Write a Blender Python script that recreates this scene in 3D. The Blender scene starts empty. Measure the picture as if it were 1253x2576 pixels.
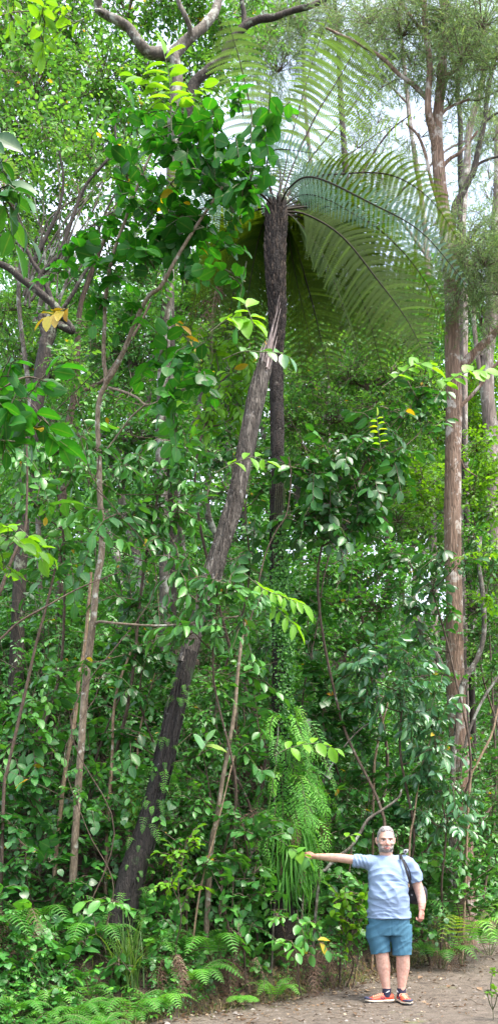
import bpy, math, random
import numpy as np
from mathutils import Vector, Matrix, noise as mnoise
rng = np.random.default_rng(7)
random.seed(7)
SC = bpy.context.scene
COL = SC.collection
R = math.radians

# ------------------------------------------------------------------ place helpers
F = 2440.0
def P(px, py, Y):
    """the world point seen at a given bearing, Y metres from the viewer"""
    return np.array([(px - 626.5) * Y / F, Y, 1.6 + (2135 - py) * Y / F])

EDGE_X = [-30, -4, -2, -.85, -.1, .95, 1.6, 2.5, 4, 30]
EDGE_Y = [2.0, 6.8, 8.0, 9.0, 9.9, 10.9, 11.6, 12.9, 15.5, 26]
def edge(x): return np.interp(x, EDGE_X, EDGE_Y)
def hgt(x, y):
    x = np.asarray(x, float); y = np.asarray(y, float)
    d = y - edge(x)
    base = .055 * np.clip(y - 10, 0, 7)
    t = np.clip((d + .1) / 1.1, 0, 1)
    bank = .55 * t * t * (3 - 2 * t)
    s = np.clip(d - .8, 0, 1e3)
    slope = .46 * np.minimum(s, 22) + .05 * np.clip(s - 22, 0, 60)
    slope = slope * np.clip(s / 2.0, .55, 1)
    bump = np.clip(d, 0, 1) * (.10 * np.sin(x * 2.1 + y) + .07 * np.sin(y * 3.3 - x * 1.7))
    return base + bank + slope + bump

# ------------------------------------------------------------------ objects
def tag(o, label=None, cat=None, group=None, kind=None):
    if label: o['label'] = label
    if cat: o['category'] = cat
    if group: o['group'] = group
    if kind: o['kind'] = kind
    return o
def empty(name, loc, label, cat, group=None):
    o = bpy.data.objects.new(name, None); COL.objects.link(o)
    o.empty_display_size = .1
    o.location = [float(v) for v in loc]
    return tag(o, label, cat, group)

class MB:
    """collects vertices / faces of one mesh"""
    def __init__(s): s.V = []; s.T = []; s.Fs = []; s.n = 0
    def add(s, V, faces, tint=None, mat=0, smooth=False):
        V = np.asarray(V, float).reshape(-1, 3)
        faces = np.asarray(faces, np.int64)
        if tint is None: tint = np.full((len(V), 3), .5)
        tint = np.asarray(tint, float)
        if tint.ndim == 0: tint = np.array([float(tint), .5, .5])
        if tint.ndim == 1: tint = np.tile(tint, (len(V), 1))
        s.V.append(V); s.T.append(tint)
        s.Fs.append((faces + s.n, mat, smooth)); s.n += len(V)
    def build(s, name, mats, parent=None, origin=None, label=None):
        if not isinstance(mats, (list, tuple)): mats = [mats]
        V = np.concatenate(s.V); T = np.concatenate(s.T)
        off = np.zeros(3)
        if parent is not None: off = np.array(parent_world(parent))
        elif origin is not None: off = np.asarray(origin, float)
        V = V - off
        me = bpy.data.meshes.new(name)
        me.vertices.add(len(V)); me.vertices.foreach_set('co', V.astype(np.float32).ravel())
        idx = np.concatenate([f.ravel() for f, m, sm in s.Fs])
        cnt = np.concatenate([np.full(len(f), f.shape[1]) for f, m, sm in s.Fs])
        mi = np.concatenate([np.full(len(f), m) for f, m, sm in s.Fs])
        sm = np.concatenate([np.full(len(f), smo) for f, m, smo in s.Fs])
        st = np.concatenate([[0], np.cumsum(cnt)[:-1]])
        me.loops.add(len(idx)); me.loops.foreach_set('vertex_index', idx.astype(np.int32))
        me.polygons.add(len(cnt))
        me.polygons.foreach_set('loop_start', st.astype(np.int32))
        me.polygons.foreach_set('loop_total', cnt.astype(np.int32))
        me.polygons.foreach_set('material_index', mi.astype(np.int32))
        me.polygons.foreach_set('use_smooth', sm.astype(bool))
        a = me.attributes.new('tint', 'FLOAT_COLOR', 'POINT')
        c = np.ones((len(V), 4), np.float32); c[:, :3] = T
        a.data.foreach_set('color', c.ravel())
        me.update(calc_edges=True)
        for m in mats: me.materials.append(m)
        o = bpy.data.objects.new(name, me); COL.objects.link(o)
        if parent is not None: o.parent = parent
        else: o.location = [float(v) for v in off]
        if label: o['label'] = label
        return o
def parent_world(p):
    v = Vector((0, 0, 0))
    while p is not None:
        v = v + p.location; p = p.parent
    return v

def unit(v): return v / np.maximum(np.linalg.norm(v, axis=-1, keepdims=True), 1e-9)

def smooth_path(pts, n):
    """Catmull-Rom through the points, n samples"""
    pts = np.asarray(pts, float)
    if len(pts) == 2:
        t = np.linspace(0, 1, n)[:, None]; return pts[0] * (1 - t) + pts[1] * t
    Q = np.vstack([2 * pts[0] - pts[1], pts, 2 * pts[-1] - pts[-2]])
    out = []
    for u in np.linspace(0, len(pts) - 1 - 1e-6, n):
        i = int(u); t = u - i
        a, b, c, d = Q[i:i + 4]
        out.append(.5 * ((2 * b) + (c - a) * t + (2 * a - 5 * b + 4 * c - d) * t * t + (3 * b - 3 * c + d - a) * t ** 3))
    return np.array(out)

def tube(mb, pts, rad, seg=8, mat=0, lump=0., tint=.5, flat=1., cap=True, flute=0):
    pts = np.asarray(pts, float); n = len(pts)
    rad = np.interp(np.linspace(0, 1, n), np.linspace(0, 1, len(np.atleast_1d(rad))), np.atleast_1d(rad))
    T = unit(np.gradient(pts, axis=0))
    a = np.array([0., 1., 0.]) if abs(T[0][1]) < .9 else np.array([1., 0., 0.])
    N = np.zeros_like(T); N[0] = unit(a - T[0] * a.dot(T[0]))
    for i in range(1, n):
        v = N[i - 1] - T[i] * N[i - 1].dot(T[i]); N[i] = unit(v)
    B = np.cross(T, N)
    ang = np.arange(seg) * 2 * math.pi / seg
    rr = np.ones((n, seg))
    if lump > 0:
        ph = rng.uniform(0, 6, 6); t = np.linspace(0, 1, n)[:, None]
        L = np.linalg.norm(np.diff(pts, axis=0), axis=1).sum()
        for k in range(3):
            rr += lump * np.sin((k + 1) * ang[None] + ph[k] + t * L * (2 + 2.3 * k)) / (k + 1)
        rr += rng.normal(0, lump * .35, rr.shape)
    if flute:
        rr += flute * np.sin(5 * ang[None] + 1) 
    V = pts[:, None] + rad[:, None, None] * rr[..., None] * (np.cos(ang)[None, :, None] * N[:, None] * flat + np.sin(ang)[None, :, None] * B[:, None])
    i = np.arange(n - 1)[:, None] * seg; j = np.arange(seg)[None]; k = (j + 1) % seg
    Fq = np.stack([i + j, i + k, i + seg + k, i + seg + j], -1).reshape(-1, 4)
    V = V.reshape(-1, 3)
    tt = np.zeros((len(V), 3)); tt[:, 0] = tint; tt[:, 1] = np.repeat(np.linspace(0, 1, n), seg); tt[:, 2] = .5
    mb.add(V, Fq, tt, mat, True)
    if cap:
        for ring, flip in ((0, True), (n - 1, False)):
            c = pts[ring]; W = np.vstack([V[ring * seg:(ring + 1) * seg], c[None]])
            jj = np.arange(seg); kk = (jj + 1) % seg
            f = np.stack([kk, jj, np.full(seg, seg)], -1) if flip else np.stack([jj, kk, np.full(seg, seg)], -1)
            mb.add(W, f, np.array([tint, 1. if ring else 0., .5]), mat, False)
    return V.reshape(n, seg, 3)

# ------------------------------------------------------------------ leaves
def leaf_tpl(ts, ws, fold=.18, droop=.25, wav=0.):
    """leaf along +y (0..1), width along x, normal +z"""
    V, Fq, A = [], [], []
    for t, w in zip(ts, ws):
        z = -droop * t * t
        V += [(-w, t, z + fold * w), (0, t, z), (w, t, z + fold * w + wav * math.sin(9 * t))]
        A += [(t, 1), (t, 0), (t, 1)]
    for i in range(len(ts) - 1):
        b = 3 * i
        Fq += [(b, b + 1, b + 4, b + 3), (b + 1, b + 2, b + 5, b + 4)]
    return np.array(V), np.array(Fq), np.array(A)
TPL = {
 'hi':  leaf_tpl([0, .1, .3, .55, .8, .95, 1], [.02, .2, .42, .5, .36, .14, .01], .22, .22, .02),
 'wide': leaf_tpl([0, .08, .3, .55, .8, .96, 1], [.02, .28, .5, .55, .42, .2, .03], .15, .18, .03),
 'mid': leaf_tpl([0, .3, .68, 1], [.03, .44, .42, .015], .22, .22),
 'heart': leaf_tpl([-.1, .1, .42, .75, 1], [.22, .5, .55, .3, .01], .12, .25),
 'lo':  (np.array([(0, 0, 0), (-.46, .48, .06), (0, 1., -.16), (.46, .48, .06)]), np.array([(0, 3, 2, 1)]), np.array([(0, 0), (.5, 1), (1, 0), (.5, 1)])),
 'blade': (np.array([(-.5, 0, 0), (.5, 0, 0), (.35, .55, -.05), (-.35, .55, -.05), (0, 1, -.2)]), None, None),
}
def put_leaves(mb, pos, d, nrm, L, W, tint, tpl='mid', mat=0, tint2=None):
    """vectorised: pos,d,nrm (N,3); L,W,tint (N,)"""
    V, Fq, A = TPL[tpl]
    N = len(pos)
    if N == 0: return
    d = unit(d); X = unit(np.cross(d, nrm)); Z = np.cross(X, d)
    L = np.broadcast_to(L, (N,)); W = np.broadcast_to(W, (N,))
    Vw = pos[:, None] + (V[None, :, 0] * W[:, None] * L[:, None])[..., None] * X[:, None] \
        + (V[None, :, 1] * L[:, None])[..., None] * d[:, None] + (V[None, :, 2] * L[:, None])[..., None] * Z[:, None]
    k = len(V)
    Fa = (Fq[None] + (np.arange(N) * k)[:, None, None]).reshape(-1, Fq.shape[1])
    T = np.zeros((N, k, 3)); T[..., 0] = np.asarray(tint)[:, None]; T[..., 1] = A[None, :, 0]; T[..., 2] = A[None, :, 1]
    mb.add(Vw.reshape(-1, 3), Fa, T.reshape(-1, 3), mat, len(V) > 4)

def tri_twigs(mb, p0, p1, p2, r, mat=1):
    """many thin three-sided twigs, bent once"""
    N = len(p0); 
    if N == 0: return
    r = np.broadcast_to(r, (N,))
    d = unit(p2 - p0); a = np.tile([0., 0., 1.], (N, 1)); a[np.abs(d[:, 2]) > .9] = [1., 0, 0]
    X = unit(np.cross(d, a)); Y = np.cross(d, X)
    rings = []
    for p, s in ((p0, 1.), (p1, .75), (p2, .35)):
        for k in range(3):
            c, q = math.cos(k * 2.094), math.sin(k * 2.094)
            rings.append(p + (X * c + Y * q) * (r * s)[:, None])
    V = np.stack(rings, 1)
    f = []
    for i in range(2):
        for k in range(3):
            f.append((i * 3 + k, i * 3 + (k + 1) % 3, i * 3 + 3 + (k + 1) % 3, i * 3 + 3 + k))
    f = np.array(f)
    Fa = (f[None] + (np.arange(N) * 9)[:, None, None]).reshape(-1, 4)
    mb.add(V.reshape(-1, 3), Fa, np.tile([.5, .5, .5], (N * 9, 1)), mat, True)

def rand_unit(n):
    v = rng.normal(size=(n, 3)); return unit(v)

def sprays(mb, pos, d, spec, lmat=0, tmat=1, tint_base=None):
    """leafy twigs: pos,d (N,3). spec: L,W,n,tw,tpl,up,droop,young"""
    N = len(pos)
    if N == 0: return
    L, W, n, tw = spec['L'], spec['W'], spec['n'], spec['tw']
    tpl = spec.get('tpl', 'mid'); up = spec.get('up', 1.); hang = spec.get('hang', 0.)
    sc = rng.uniform(.5, 1.3, N)
    d = unit(d)
    twl = tw * sc
    sag = spec.get('sag', .25)
    p0 = pos; p2 = pos + d * twl[:, None] + np.array([0, 0, -1.]) * (sag * twl)[:, None]
    p1 = pos + d * (twl * .55)[:, None]
    if spec.get('twigs', True): tri_twigs(mb, p0, p1, p2, spec.get('tr', .004) * sc, tmat)
    base = rng.uniform(0, 1, N) if tint_base is None else tint_base
    a = rand_unit(N) * .35 + np.array([0, 0, 1.])
    side = unit(np.cross(d, a)); upv = unit(np.cross(side, d))
    for i in range(n):
        t = (i + .6) / n if n > 1 else .5
        t = min(t, 1)
        q = (1 - t) ** 2 * 1.0
        pp = p0 * ((1 - t) ** 2)[..., None] if False else ((1 - t) * (1 - t)) * p0 + 2 * t * (1 - t) * p1 + t * t * p2
        tang = unit(2 * (1 - t) * (p1 - p0) + 2 * t * (p2 - p1))
        s = 1. if i % 2 == 0 else -1.
        if i == n - 1: s = 0.
        ld = side * s * rng.uniform(.7, 1.1, (N, 1)) + tang * (.55 + .4 * t) + rand_unit(N) * .28 + np.array([0, 0, -1.]) * (hang + rng.uniform(0, .25, (N, 1)))
        ln = upv * up + rand_unit(N) * spec.get('rnd', .45)
        ll = L * sc * rng.uniform(.75, 1.15, N) * (1 - .25 * abs(t - .5))
        tt = np.clip(base * .65 + rng.uniform(0, .35, N), 0, 1)
        if spec.get('yellow', 0) > 0:
            tt = np.where(rng.uniform(size=N) < spec['yellow'], rng.uniform(1.3, 1.6, N), tt)
        put_leaves(mb, pp, ld, ln, ll, W, tt, tpl, lmat)

def ball_points(n, shell=.55):
    v = rand_unit(n); r = rng.uniform(shell ** 3, 1, n) ** (1 / 3.)
    return v * r[:, None]

def clump(mb, c, r, spec, cover=2.5, lmat=0, tmat=1, flat=.75, shell=.2, tint=None, limbs=True):
    """an uneven clump of sprays with small branches reaching out from its heart"""
    L, W, n = spec['L'], spec['W'], spec['n']
    N = max(3, int(cover * math.pi * r * r * flat / (n * .5 * W * L * L * .75)))
    u = ball_points(N, shell)
    lob = 1 + .35 * np.sin(u[:, 0] * 5 + c[0] * 3) * np.sin(u[:, 2] * 6 + c[2] * 2) 
    off = u * lob[:, None] * r * np.array([1, 1, flat])
    pos = c + off
    d = unit(unit(off) * 1. + rand_unit(N) * .7 + np.array([0, 0, spec.get('rise', .25)]))
    tb = None
    if tint is not None: tb = np.clip(rng.normal(tint, .15, N), 0, 1)
    sprays(mb, pos - d * spec['tw'] * .5, d, spec, lmat, tmat, tb)
    if limbs:
        m = max(3, N // 7); q = pos[:m]
        mid = (c + q) / 2 + rand_unit(m) * r * .12
        tri_twigs(mb, np.tile(c - np.array([0, 0, r * .3]), (m, 1)), mid, q, .006 + .006 * r, tmat)
    return pos

def plant(name, label, cat, group, base, clumps, spec, lm, tm, trunk=None, rad=(.03, .012), cover=2.5,
          seg=7, lump=.06, flat=.75, tint=None, crown_name='crown', limb_r=.4, bark=None, shell=.2, sink=.15, trunk_name='trunk'):
    """a woody plant: trunk with limbs to each clump + leafy crown.  clumps: (px,py,Y,r_px[,cover])"""
    root = empty(name, base, label, cat, group)
    cs = []
    for c in clumps:
        p = P(c[0], c[1], c[2]); cs.append((p, c[3] * c[2] / F, c[4] if len(c) > 4 else cover))
    if trunk is None:
        top = np.mean([c[0] for c in cs], axis=0)
        b = np.array(base, float); H = np.linalg.norm(top - b); w_ = lambda q: np.array([1., .6, 0]) * rng.normal(0, q * H, 3)
        trunk = [b - np.array([0, 0, sink]), b * .75 + top * .25 + w_(.05), b * .5 + top * .5 + w_(.06), b * .2 + top * .8 + w_(.05), top]
    pts = smooth_path(trunk, max(8, 5 * len(trunk)))
    tb = MB(); tube(tb, pts, rad, seg, 0, lump)
    for p, r, cv in cs:
        dist = np.linalg.norm(pts - p, axis=1) + np.maximum(0, pts[:, 2] - p[2] + .2) * 1.5
        i = int(np.argmin(dist + (np.arange(len(pts)) < len(pts) * .25) * 1.0))
        if np.linalg.norm(pts[i] - p) > .1:
            s = pts[i]; m = (s + p) / 2 + np.array([0, 0, -.08 * np.linalg.norm(p - s)]) + rng.normal(0, .04 * np.linalg.norm(p - s), 3)
            rr = np.interp(i / (len(pts) - 1), np.linspace(0, 1, len(rad)), rad) * .75
            tube(tb, smooth_path([s, m, p], 7), (max(rr, .006), max(rr * limb_r, .004)), 5, 0, .05)
    tb.build(trunk_name, bark or tm, root)
    cb = MB()
    for p, r, cv in cs: clump(cb, p, r, spec, cv, flat=flat, tint=tint, shell=shell)
    cb.build(crown_name, [lm, tm], root)
    return root

def rooted(pts):
    """carry a trunk line down into the soil"""
    pts = [np.array(p, float) for p in pts]; b = pts[0].copy(); g = float(hgt(b[0], b[1]))
    if b[2] > g + .02:
        d = pts[0] - pts[1]; n_ = 1 + int((b[2] - g) > 1.5)
        foot = np.array([b[0] + np.clip(d[0], -.15, .15), b[1], g - .15])
        if n_ == 2: pts.insert(0, b * .45 + foot * .55)
        pts.insert(0, foot)
    return pts
# ------------------------------------------------------------------ ferns
def frond(mb, pts, side, Lmax, n_pin, pin_w, n_pul, droop=.25, mat=0, rmat=1, rr=.008, start=.15, tint=.5,
          sweep=.35, prof=(.5, .75), lean=0., simple=False, rachis=True, gap=0., jit=.03):
    """a fern frond: rachis curve, pairs of pinnae, each with pinnules. side = across direction hint."""
    C = smooth_path(pts, 40)
    if rachis: tube(mb, C, (rr, rr * .8, rr * .25), 5, rmat, 0, cap=False)
    ts = np.linspace(start, .995, n_pin) 
    idx = ts * 39; i0 = np.minimum(idx.astype(int), 38); fr = (idx - i0)[:, None]
    Q = C[i0] * (1 - fr) + C[i0 + 1] * fr
    T = unit(C[np.minimum(i0 + 1, 39)] - C[np.maximum(i0 - 1, 0)])
    S = np.asarray(side, float); S = unit(S[None] - T * (T @ S)[:, None])
    Nn = np.cross(S, T)              # blade normal
    Nn = Nn * np.sign(Nn[:, 2:3] + 1e-3)
    tt = (ts - start) / (1 - start)
    a, b = prof
    pl = Lmax * (np.power(np.clip(tt + .12, 0, 1), a) * np.power(np.clip(1.01 - tt, 0, 1), b)) 
    pl = pl / pl.max() * Lmax
    for s in (-1., 1.):
        ok = np.ones(n_pin, bool)
        if gap > 0: ok = rng.uniform(size=n_pin) > gap
        q = Q[ok]; t_ = T[ok]; sd = S[ok] * s; nn = Nn[ok]; l = pl[ok] * rng.uniform(.92, 1.06, ok.sum())
        M = len(q)
        d0 = unit(sd + t_ * sweep + rng.normal(0, jit, (M, 3)))
        u = (np.arange(n_pul) + .5) / n_pul
        # pinna midrib (droops towards its tip)
        mid = q[:, None] + d0[:, None] * (u[None, :, None] * l[:, None, None]) \
            - np.array([0, 0, 1.]) * (droop * l[:, None] * u[None] ** 2)[..., None] + nn[:, None] * lean * l[:, None, None] * u[None, :, None]
        tang = d0[:, None] - np.array([0, 0, 1.]) * (2 * droop * u[None])[..., None]
        tang = unit(tang)
        acr = unit(np.cross(tang, nn[:, None]))
        w = pin_w * np.power(np.clip(1.03 - u, 0, 1), .45)[None] * (l / Lmax)[:, None] ** .3
        step = l[:, None] / n_pul
        for s2 in ((-1., 1.) if not simple else (1.,)):
            if simple:
                # one toothed blade segment per step
                hw = np.broadcast_to(w, step.shape) if False else w * np.ones_like(step)
                nx = mid + tang * step[..., None] * 1.02
                Vv = np.stack([mid - tang * step[..., None] * .3 - acr * hw[..., None] * .15, mid + acr * hw[..., None] + tang * step[..., None] * .35, nx, mid - acr * hw[..., None] + tang * step[..., None] * .35], 2)
            else:
                o = acr * s2
                hw = w * np.ones_like(step)
                stp = tang * step[..., None]
                Vv = np.stack([mid - stp * .46, mid + o * hw[..., None] * .6 - stp * .26, mid + o * hw[..., None] + stp * .22, mid + o * hw[..., None] * .6 + stp * .50, mid + stp * .46], 2)
                Vv[:, :, 2] -= np.array([0, 0, 1.]) * (hw * .12)[..., None]
            k = Vv.shape[2]
            Vf = Vv.reshape(-1, 3); n_ = len(Vf) // k
            f = np.arange(n_ * k).reshape(n_, k)
            tn = np.zeros((len(Vf), 3)); tn[:, 0] = np.clip(tint + np.repeat(rng.normal(0, .1, M), n_pul * k), 0, 2); tn[:, 1] = .5; tn[:, 2] = .6
            mb.add(Vf, f, tn, mat, False)

# ------------------------------------------------------------------ materials
def newmat(name):
    m = bpy.data.materials.new(name); m.use_nodes = True
    nt = m.node_tree; nt.nodes.clear()
    return m, nt
def N_(nt, t, **kw):
    n = nt.nodes.new(t)
    for k, v in kw.items():
        if hasattr(n, k): setattr(n, k, v)
        else: n.inputs[k].default_value = v
    return n
def ramp(nt, stops, fac=None, interp='LINEAR'):
    n = nt.nodes.new('ShaderNodeValToRGB'); cr = n.color_ramp; cr.interpolation = interp
    while len(cr.elements) > 1: cr.elements.remove(cr.elements[0])
    cr.elements[0].position = stops[0][0]; cr.elements[0].color = (*stops[0][1], 1)
    for p, c in stops[1:]:
        e = cr.elements.new(p); e.color = (*c, 1)
    if fac is not None: nt.links.new(fac, n.inputs[0])
    return n

def leaf_mat(name, stops, trans=.35, rough=.4, tcol=(1.5, 1.5, .5), rib=.25, spec=.5, under=None, tsat=1., bump=0.):
    m, nt = newmat(name); L = nt.links.new
    at = N_(nt, 'ShaderNodeAttribute', attribute_name='tint')
    sp = nt.nodes.new('ShaderNodeSeparateColor'); L(at.outputs['Color'], sp.inputs[0])
    mr = nt.nodes.new('ShaderNodeMath'); mr.operation = 'MULTIPLY'; mr.inputs[1].default_value = .625; L(sp.outputs[0], mr.inputs[0])
    st = [(p * .625, c) for p, c in stops]
    rp = ramp(nt, st, mr.outputs[0])
    oi = nt.nodes.new('ShaderNodeObjectInfo')
    hs = nt.nodes.new('ShaderNodeHueSaturation'); L(rp.outputs[0], hs.inputs['Color'])
    mv = nt.nodes.new('ShaderNodeMapRange'); mv.inputs[3].default_value = .88; mv.inputs[4].default_value = 1.12; L(oi.outputs['Random'], mv.inputs[0]); L(mv.outputs[0], hs.inputs['Value'])
    col = hs.outputs[0]
    if rib > 0:
        rb = nt.nodes.new('ShaderNodeMapRange'); rb.inputs[1].default_value = 0; rb.inputs[2].default_value = .14; rb.inputs[3].default_value = rib; rb.inputs[4].default_value = 0
        L(sp.outputs[2], rb.inputs[0])
        mx = nt.nodes.new('ShaderNodeMix'); mx.data_type = 'RGBA'; mx.inputs[7].default_value = (.25, .35, .10, 1)
        L(rb.outputs[0], mx.inputs[0]); L(col, mx.inputs[6]); col = mx.outputs[2]
    # mottling
    tc = nt.nodes.new('ShaderNodeTexCoord'); nz = N_(nt, 'ShaderNodeTexNoise'); nz.inputs['Scale'].default_value = 45; nz.inputs['Detail'].default_value = 2
    L(tc.outputs['Object'], nz.inputs['Vector'])
    m2 = nt.nodes.new('ShaderNodeMapRange'); m2.inputs[3].default_value = .8; m2.inputs[4].default_value = 1.2; L(nz.outputs[0], m2.inputs[0])
    h2 = nt.nodes.new('ShaderNodeHueSaturation'); L(col, h2.inputs['Color']); L(m2.outputs[0], h2.inputs['Value']); col = h2.outputs[0]
    if under is not None:
        g = nt.nodes.new('ShaderNodeNewGeometry'); mu = nt.nodes.new('ShaderNodeMix'); mu.data_type = 'RGBA'
        L(g.outputs['Backfacing'], mu.inputs[0]); L(col, mu.inputs[6]); mu.inputs[7].default_value = (*under, 1); fcol = mu.outputs[2]
    else: fcol = col
    pb = nt.nodes.new('ShaderNodeBsdfPrincipled'); L(fcol, pb.inputs['Base Color'])
    pb.inputs['Roughness'].default_value = rough; pb.inputs['Specular IOR Level'].default_value = spec
    rg = nt.nodes.new('ShaderNodeMapRange'); rg.inputs[3].default_value = max(.1, rough - .12); rg.inputs[4].default_value = rough + .2; L(nz.outputs[0], rg.inputs[0]); L(rg.outputs[0], pb.inputs['Roughness'])
    tr = nt.nodes.new('ShaderNodeBsdfTranslucent')
    mt = nt.nodes.new('ShaderNodeMix'); mt.data_type = 'RGBA'; mt.blend_type = 'MULTIPLY'; mt.inputs[0].default_value = 1; mt.clamp_result = False
    L(col, mt.inputs[6]); mt.inputs[7].default_value = (*tcol, 1); L(mt.outputs[2], tr.inputs[0])
    ms = nt.nodes.new('ShaderNodeMixShader'); ms.inputs[0].default_value = trans
    L(pb.outputs[0], ms.inputs[1]); L(tr.outputs[0], ms.inputs[2])
    if bump:
        bp = nt.nodes.new('ShaderNodeBump'); bp.inputs['Strength'].default_value = bump; bp.inputs['Distance'].default_value = .01
        L(nz.outputs[0], bp.inputs['Height']); L(bp.outputs[0], pb.inputs['Normal'])
    o = nt.nodes.new('ShaderNodeOutputMaterial'); L(ms.outputs[0], o.inputs[0])
    return m

def bark_mat(name, c0, c1, c2, scale=14, stretch=.18, bump=.6, spots=None, spot_scale=7, spot_amt=.62, rough=.85, dist=.02, moss=None, moss_amt=.6):
    m, nt = newmat(name); L = nt.links.new
    tc = nt.nodes.new('ShaderNodeTexCoord'); mp = nt.nodes.new('ShaderNodeMapping'); mp.inputs['Scale'].default_value = (1, 1, stretch)
    L(tc.outputs['Object'], mp.inputs[0])
    n1 = nt.nodes.new('ShaderNodeTexNoise'); n1.inputs['Scale'].default_value = scale; n1.inputs['Detail'].default_value = 8; n1.inputs['Roughness'].default_value = .7; n1.inputs['Distortion'].default_value = .6
    L(mp.outputs[0], n1.inputs['Vector'])
    r = ramp(nt, [(.3, c0), (.5, c1), (.72, c2)], n1.outputs[0]); col = r.outputs[0]
    v = nt.nodes.new('ShaderNodeTexVoronoi'); v.inputs['Scale'].default_value = scale * 1.6; v.feature = 'DISTANCE_TO_EDGE'; L(mp.outputs[0], v.inputs['Vector'])
    vr = nt.nodes.new('ShaderNodeMapRange'); vr.inputs[2].default_value = .18; vr.inputs[3].default_value = .45; vr.inputs[4].default_value = 1; L(v.outputs['Distance'], vr.inputs[0])
    mm = nt.nodes.new('ShaderNodeMix'); mm.data_type = 'RGBA'; mm.blend_type = 'MULTIPLY'; mm.inputs[0].default_value = .8; L(col, mm.inputs[6]); L(vr.outputs[0], mm.inputs[7]); col = mm.outputs[2]
    for cc, sc_, am in ((spots, spot_scale, spot_amt), (moss, 3.1, moss_amt)):
        if cc is None: continue
        n2 = nt.nodes.new('ShaderNodeTexNoise'); n2.inputs['Scale'].default_value = sc_; n2.inputs['Detail'].default_value = 6; n2.inputs['Roughness'].default_value = .65
        L(tc.outputs['Object'], n2.inputs['Vector'])
        mr = nt.nodes.new('ShaderNodeMapRange'); mr.inputs[1].default_value = am - .03; mr.inputs[2].default_value = am + .05; L(n2.outputs[0], mr.inputs[0])
        mx = nt.nodes.new('ShaderNodeMix'); mx.data_type = 'RGBA'; L(mr.outputs[0], mx.inputs[0]); L(col, mx.inputs[6]); mx.inputs[7].default_value = (*cc, 1); col = mx.outputs[2]
    pb = nt.nodes.new('ShaderNodeBsdfPrincipled'); L(col, pb.inputs['Base Color']); pb.inputs['Roughness'].default_value = rough
    ad = nt.nodes.new('ShaderNodeMath'); ad.operation = 'MULTIPLY_ADD'; L(vr.outputs[0], ad.inputs[0]); ad.inputs[1].default_value = .5; L(n1.outputs[0], ad.inputs[2])
    bp = nt.nodes.new('ShaderNodeBump'); bp.inputs['Strength'].default_value = bump; bp.inputs['Distance'].default_value = dist
    L(ad.outputs[0], bp.inputs['Height']); L(bp.outputs[0], pb.inputs['Normal'])
    o = nt.nodes.new('ShaderNodeOutputMaterial'); L(pb.outputs[0], o.inputs[0])
    return m

def plain_mat(name, c, rough=.7, nscale=60, var=.15, bump=.15, metal=0., spec=.5, sss=0., dist=.003, c2=None):
    m, nt = newmat(name); L = nt.links.new
    tc = nt.nodes.new('ShaderNodeTexCoord'); n1 = nt.nodes.new('ShaderNodeTexNoise'); n1.inputs['Scale'].default_value = nscale; n1.inputs['Detail'].default_value = 5
    L(tc.outputs['Object'], n1.inputs['Vector'])
    lo = tuple(v * (1 - var) for v in c); hi = c2 if c2 else tuple(min(1, v * (1 + var)) for v in c)
    r = ramp(nt, [(.35, lo), (.65, hi)], n1.outputs[0])
    pb = nt.nodes.new('ShaderNodeBsdfPrincipled'); L(r.outputs[0], pb.inputs['Base Color']); pb.inputs['Roughness'].default_value = rough
    pb.inputs['Metallic'].default_value = metal; pb.inputs['Specular IOR Level'].default_value = spec
    if sss: pb.inputs['Subsurface Weight'].default_value = sss; pb.inputs['Subsurface Radius'].default_value = (.012, .004, .002); pb.inputs['Subsurface Scale'].default_value = 1.
    bp = nt.nodes.new('ShaderNodeBump'); bp.inputs['Strength'].default_value = bump; bp.inputs['Distance'].default_value = dist
    L(n1.outputs[0], bp.inputs['Height']); L(bp.outputs[0], pb.inputs['Normal'])
    o = nt.nodes.new('ShaderNodeOutputMaterial'); L(pb.outputs[0], o.inputs[0])
    return m

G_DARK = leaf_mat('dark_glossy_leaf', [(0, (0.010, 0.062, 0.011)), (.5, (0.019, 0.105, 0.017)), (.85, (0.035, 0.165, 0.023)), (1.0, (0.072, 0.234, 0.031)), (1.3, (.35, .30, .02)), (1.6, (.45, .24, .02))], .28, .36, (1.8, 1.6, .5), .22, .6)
G_ROUND = leaf_mat('round_green_leaf', [(0, (0.011, 0.080, 0.009)), (.5, (0.019, 0.126, 0.015)), (1.0, (0.043, 0.204, 0.019)), (1.3, (.4, .34, .02)), (1.6, (.45, .27, .02))], .42, .42, (2.0, 1.9, .5), .2, .4)
G_MID = leaf_mat('green_leaf', [(0, (0.022, 0.113, 0.022)), (.5, (0.044, 0.188, 0.030)), (.85, (0.087, 0.287, 0.037)), (1.0, (0.149, 0.407, 0.043)), (1.3, (.40, .34, .02)), (1.6, (.48, .27, .02))], .28, .36, (1.8, 1.6, .5), .22, .6)
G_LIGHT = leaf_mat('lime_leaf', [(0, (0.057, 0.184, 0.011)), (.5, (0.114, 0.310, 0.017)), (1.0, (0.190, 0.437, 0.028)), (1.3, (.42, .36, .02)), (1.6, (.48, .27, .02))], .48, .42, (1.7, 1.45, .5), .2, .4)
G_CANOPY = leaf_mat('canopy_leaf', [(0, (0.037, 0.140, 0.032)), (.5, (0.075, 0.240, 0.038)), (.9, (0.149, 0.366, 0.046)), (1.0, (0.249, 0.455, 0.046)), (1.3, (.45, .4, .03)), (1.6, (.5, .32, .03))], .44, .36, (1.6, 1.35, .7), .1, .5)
G_BLUE = leaf_mat('bluish_leaf', [(0, (0.025, 0.102, 0.041)), (.6, (0.048, 0.163, 0.061)), (1.0, (0.095, 0.245, 0.068)), (1.3, (.30, .30, .03)), (1.6, (.4, .24, .02))], .25, .30, (1.8, 1.7, .6), .25, .8)
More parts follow.
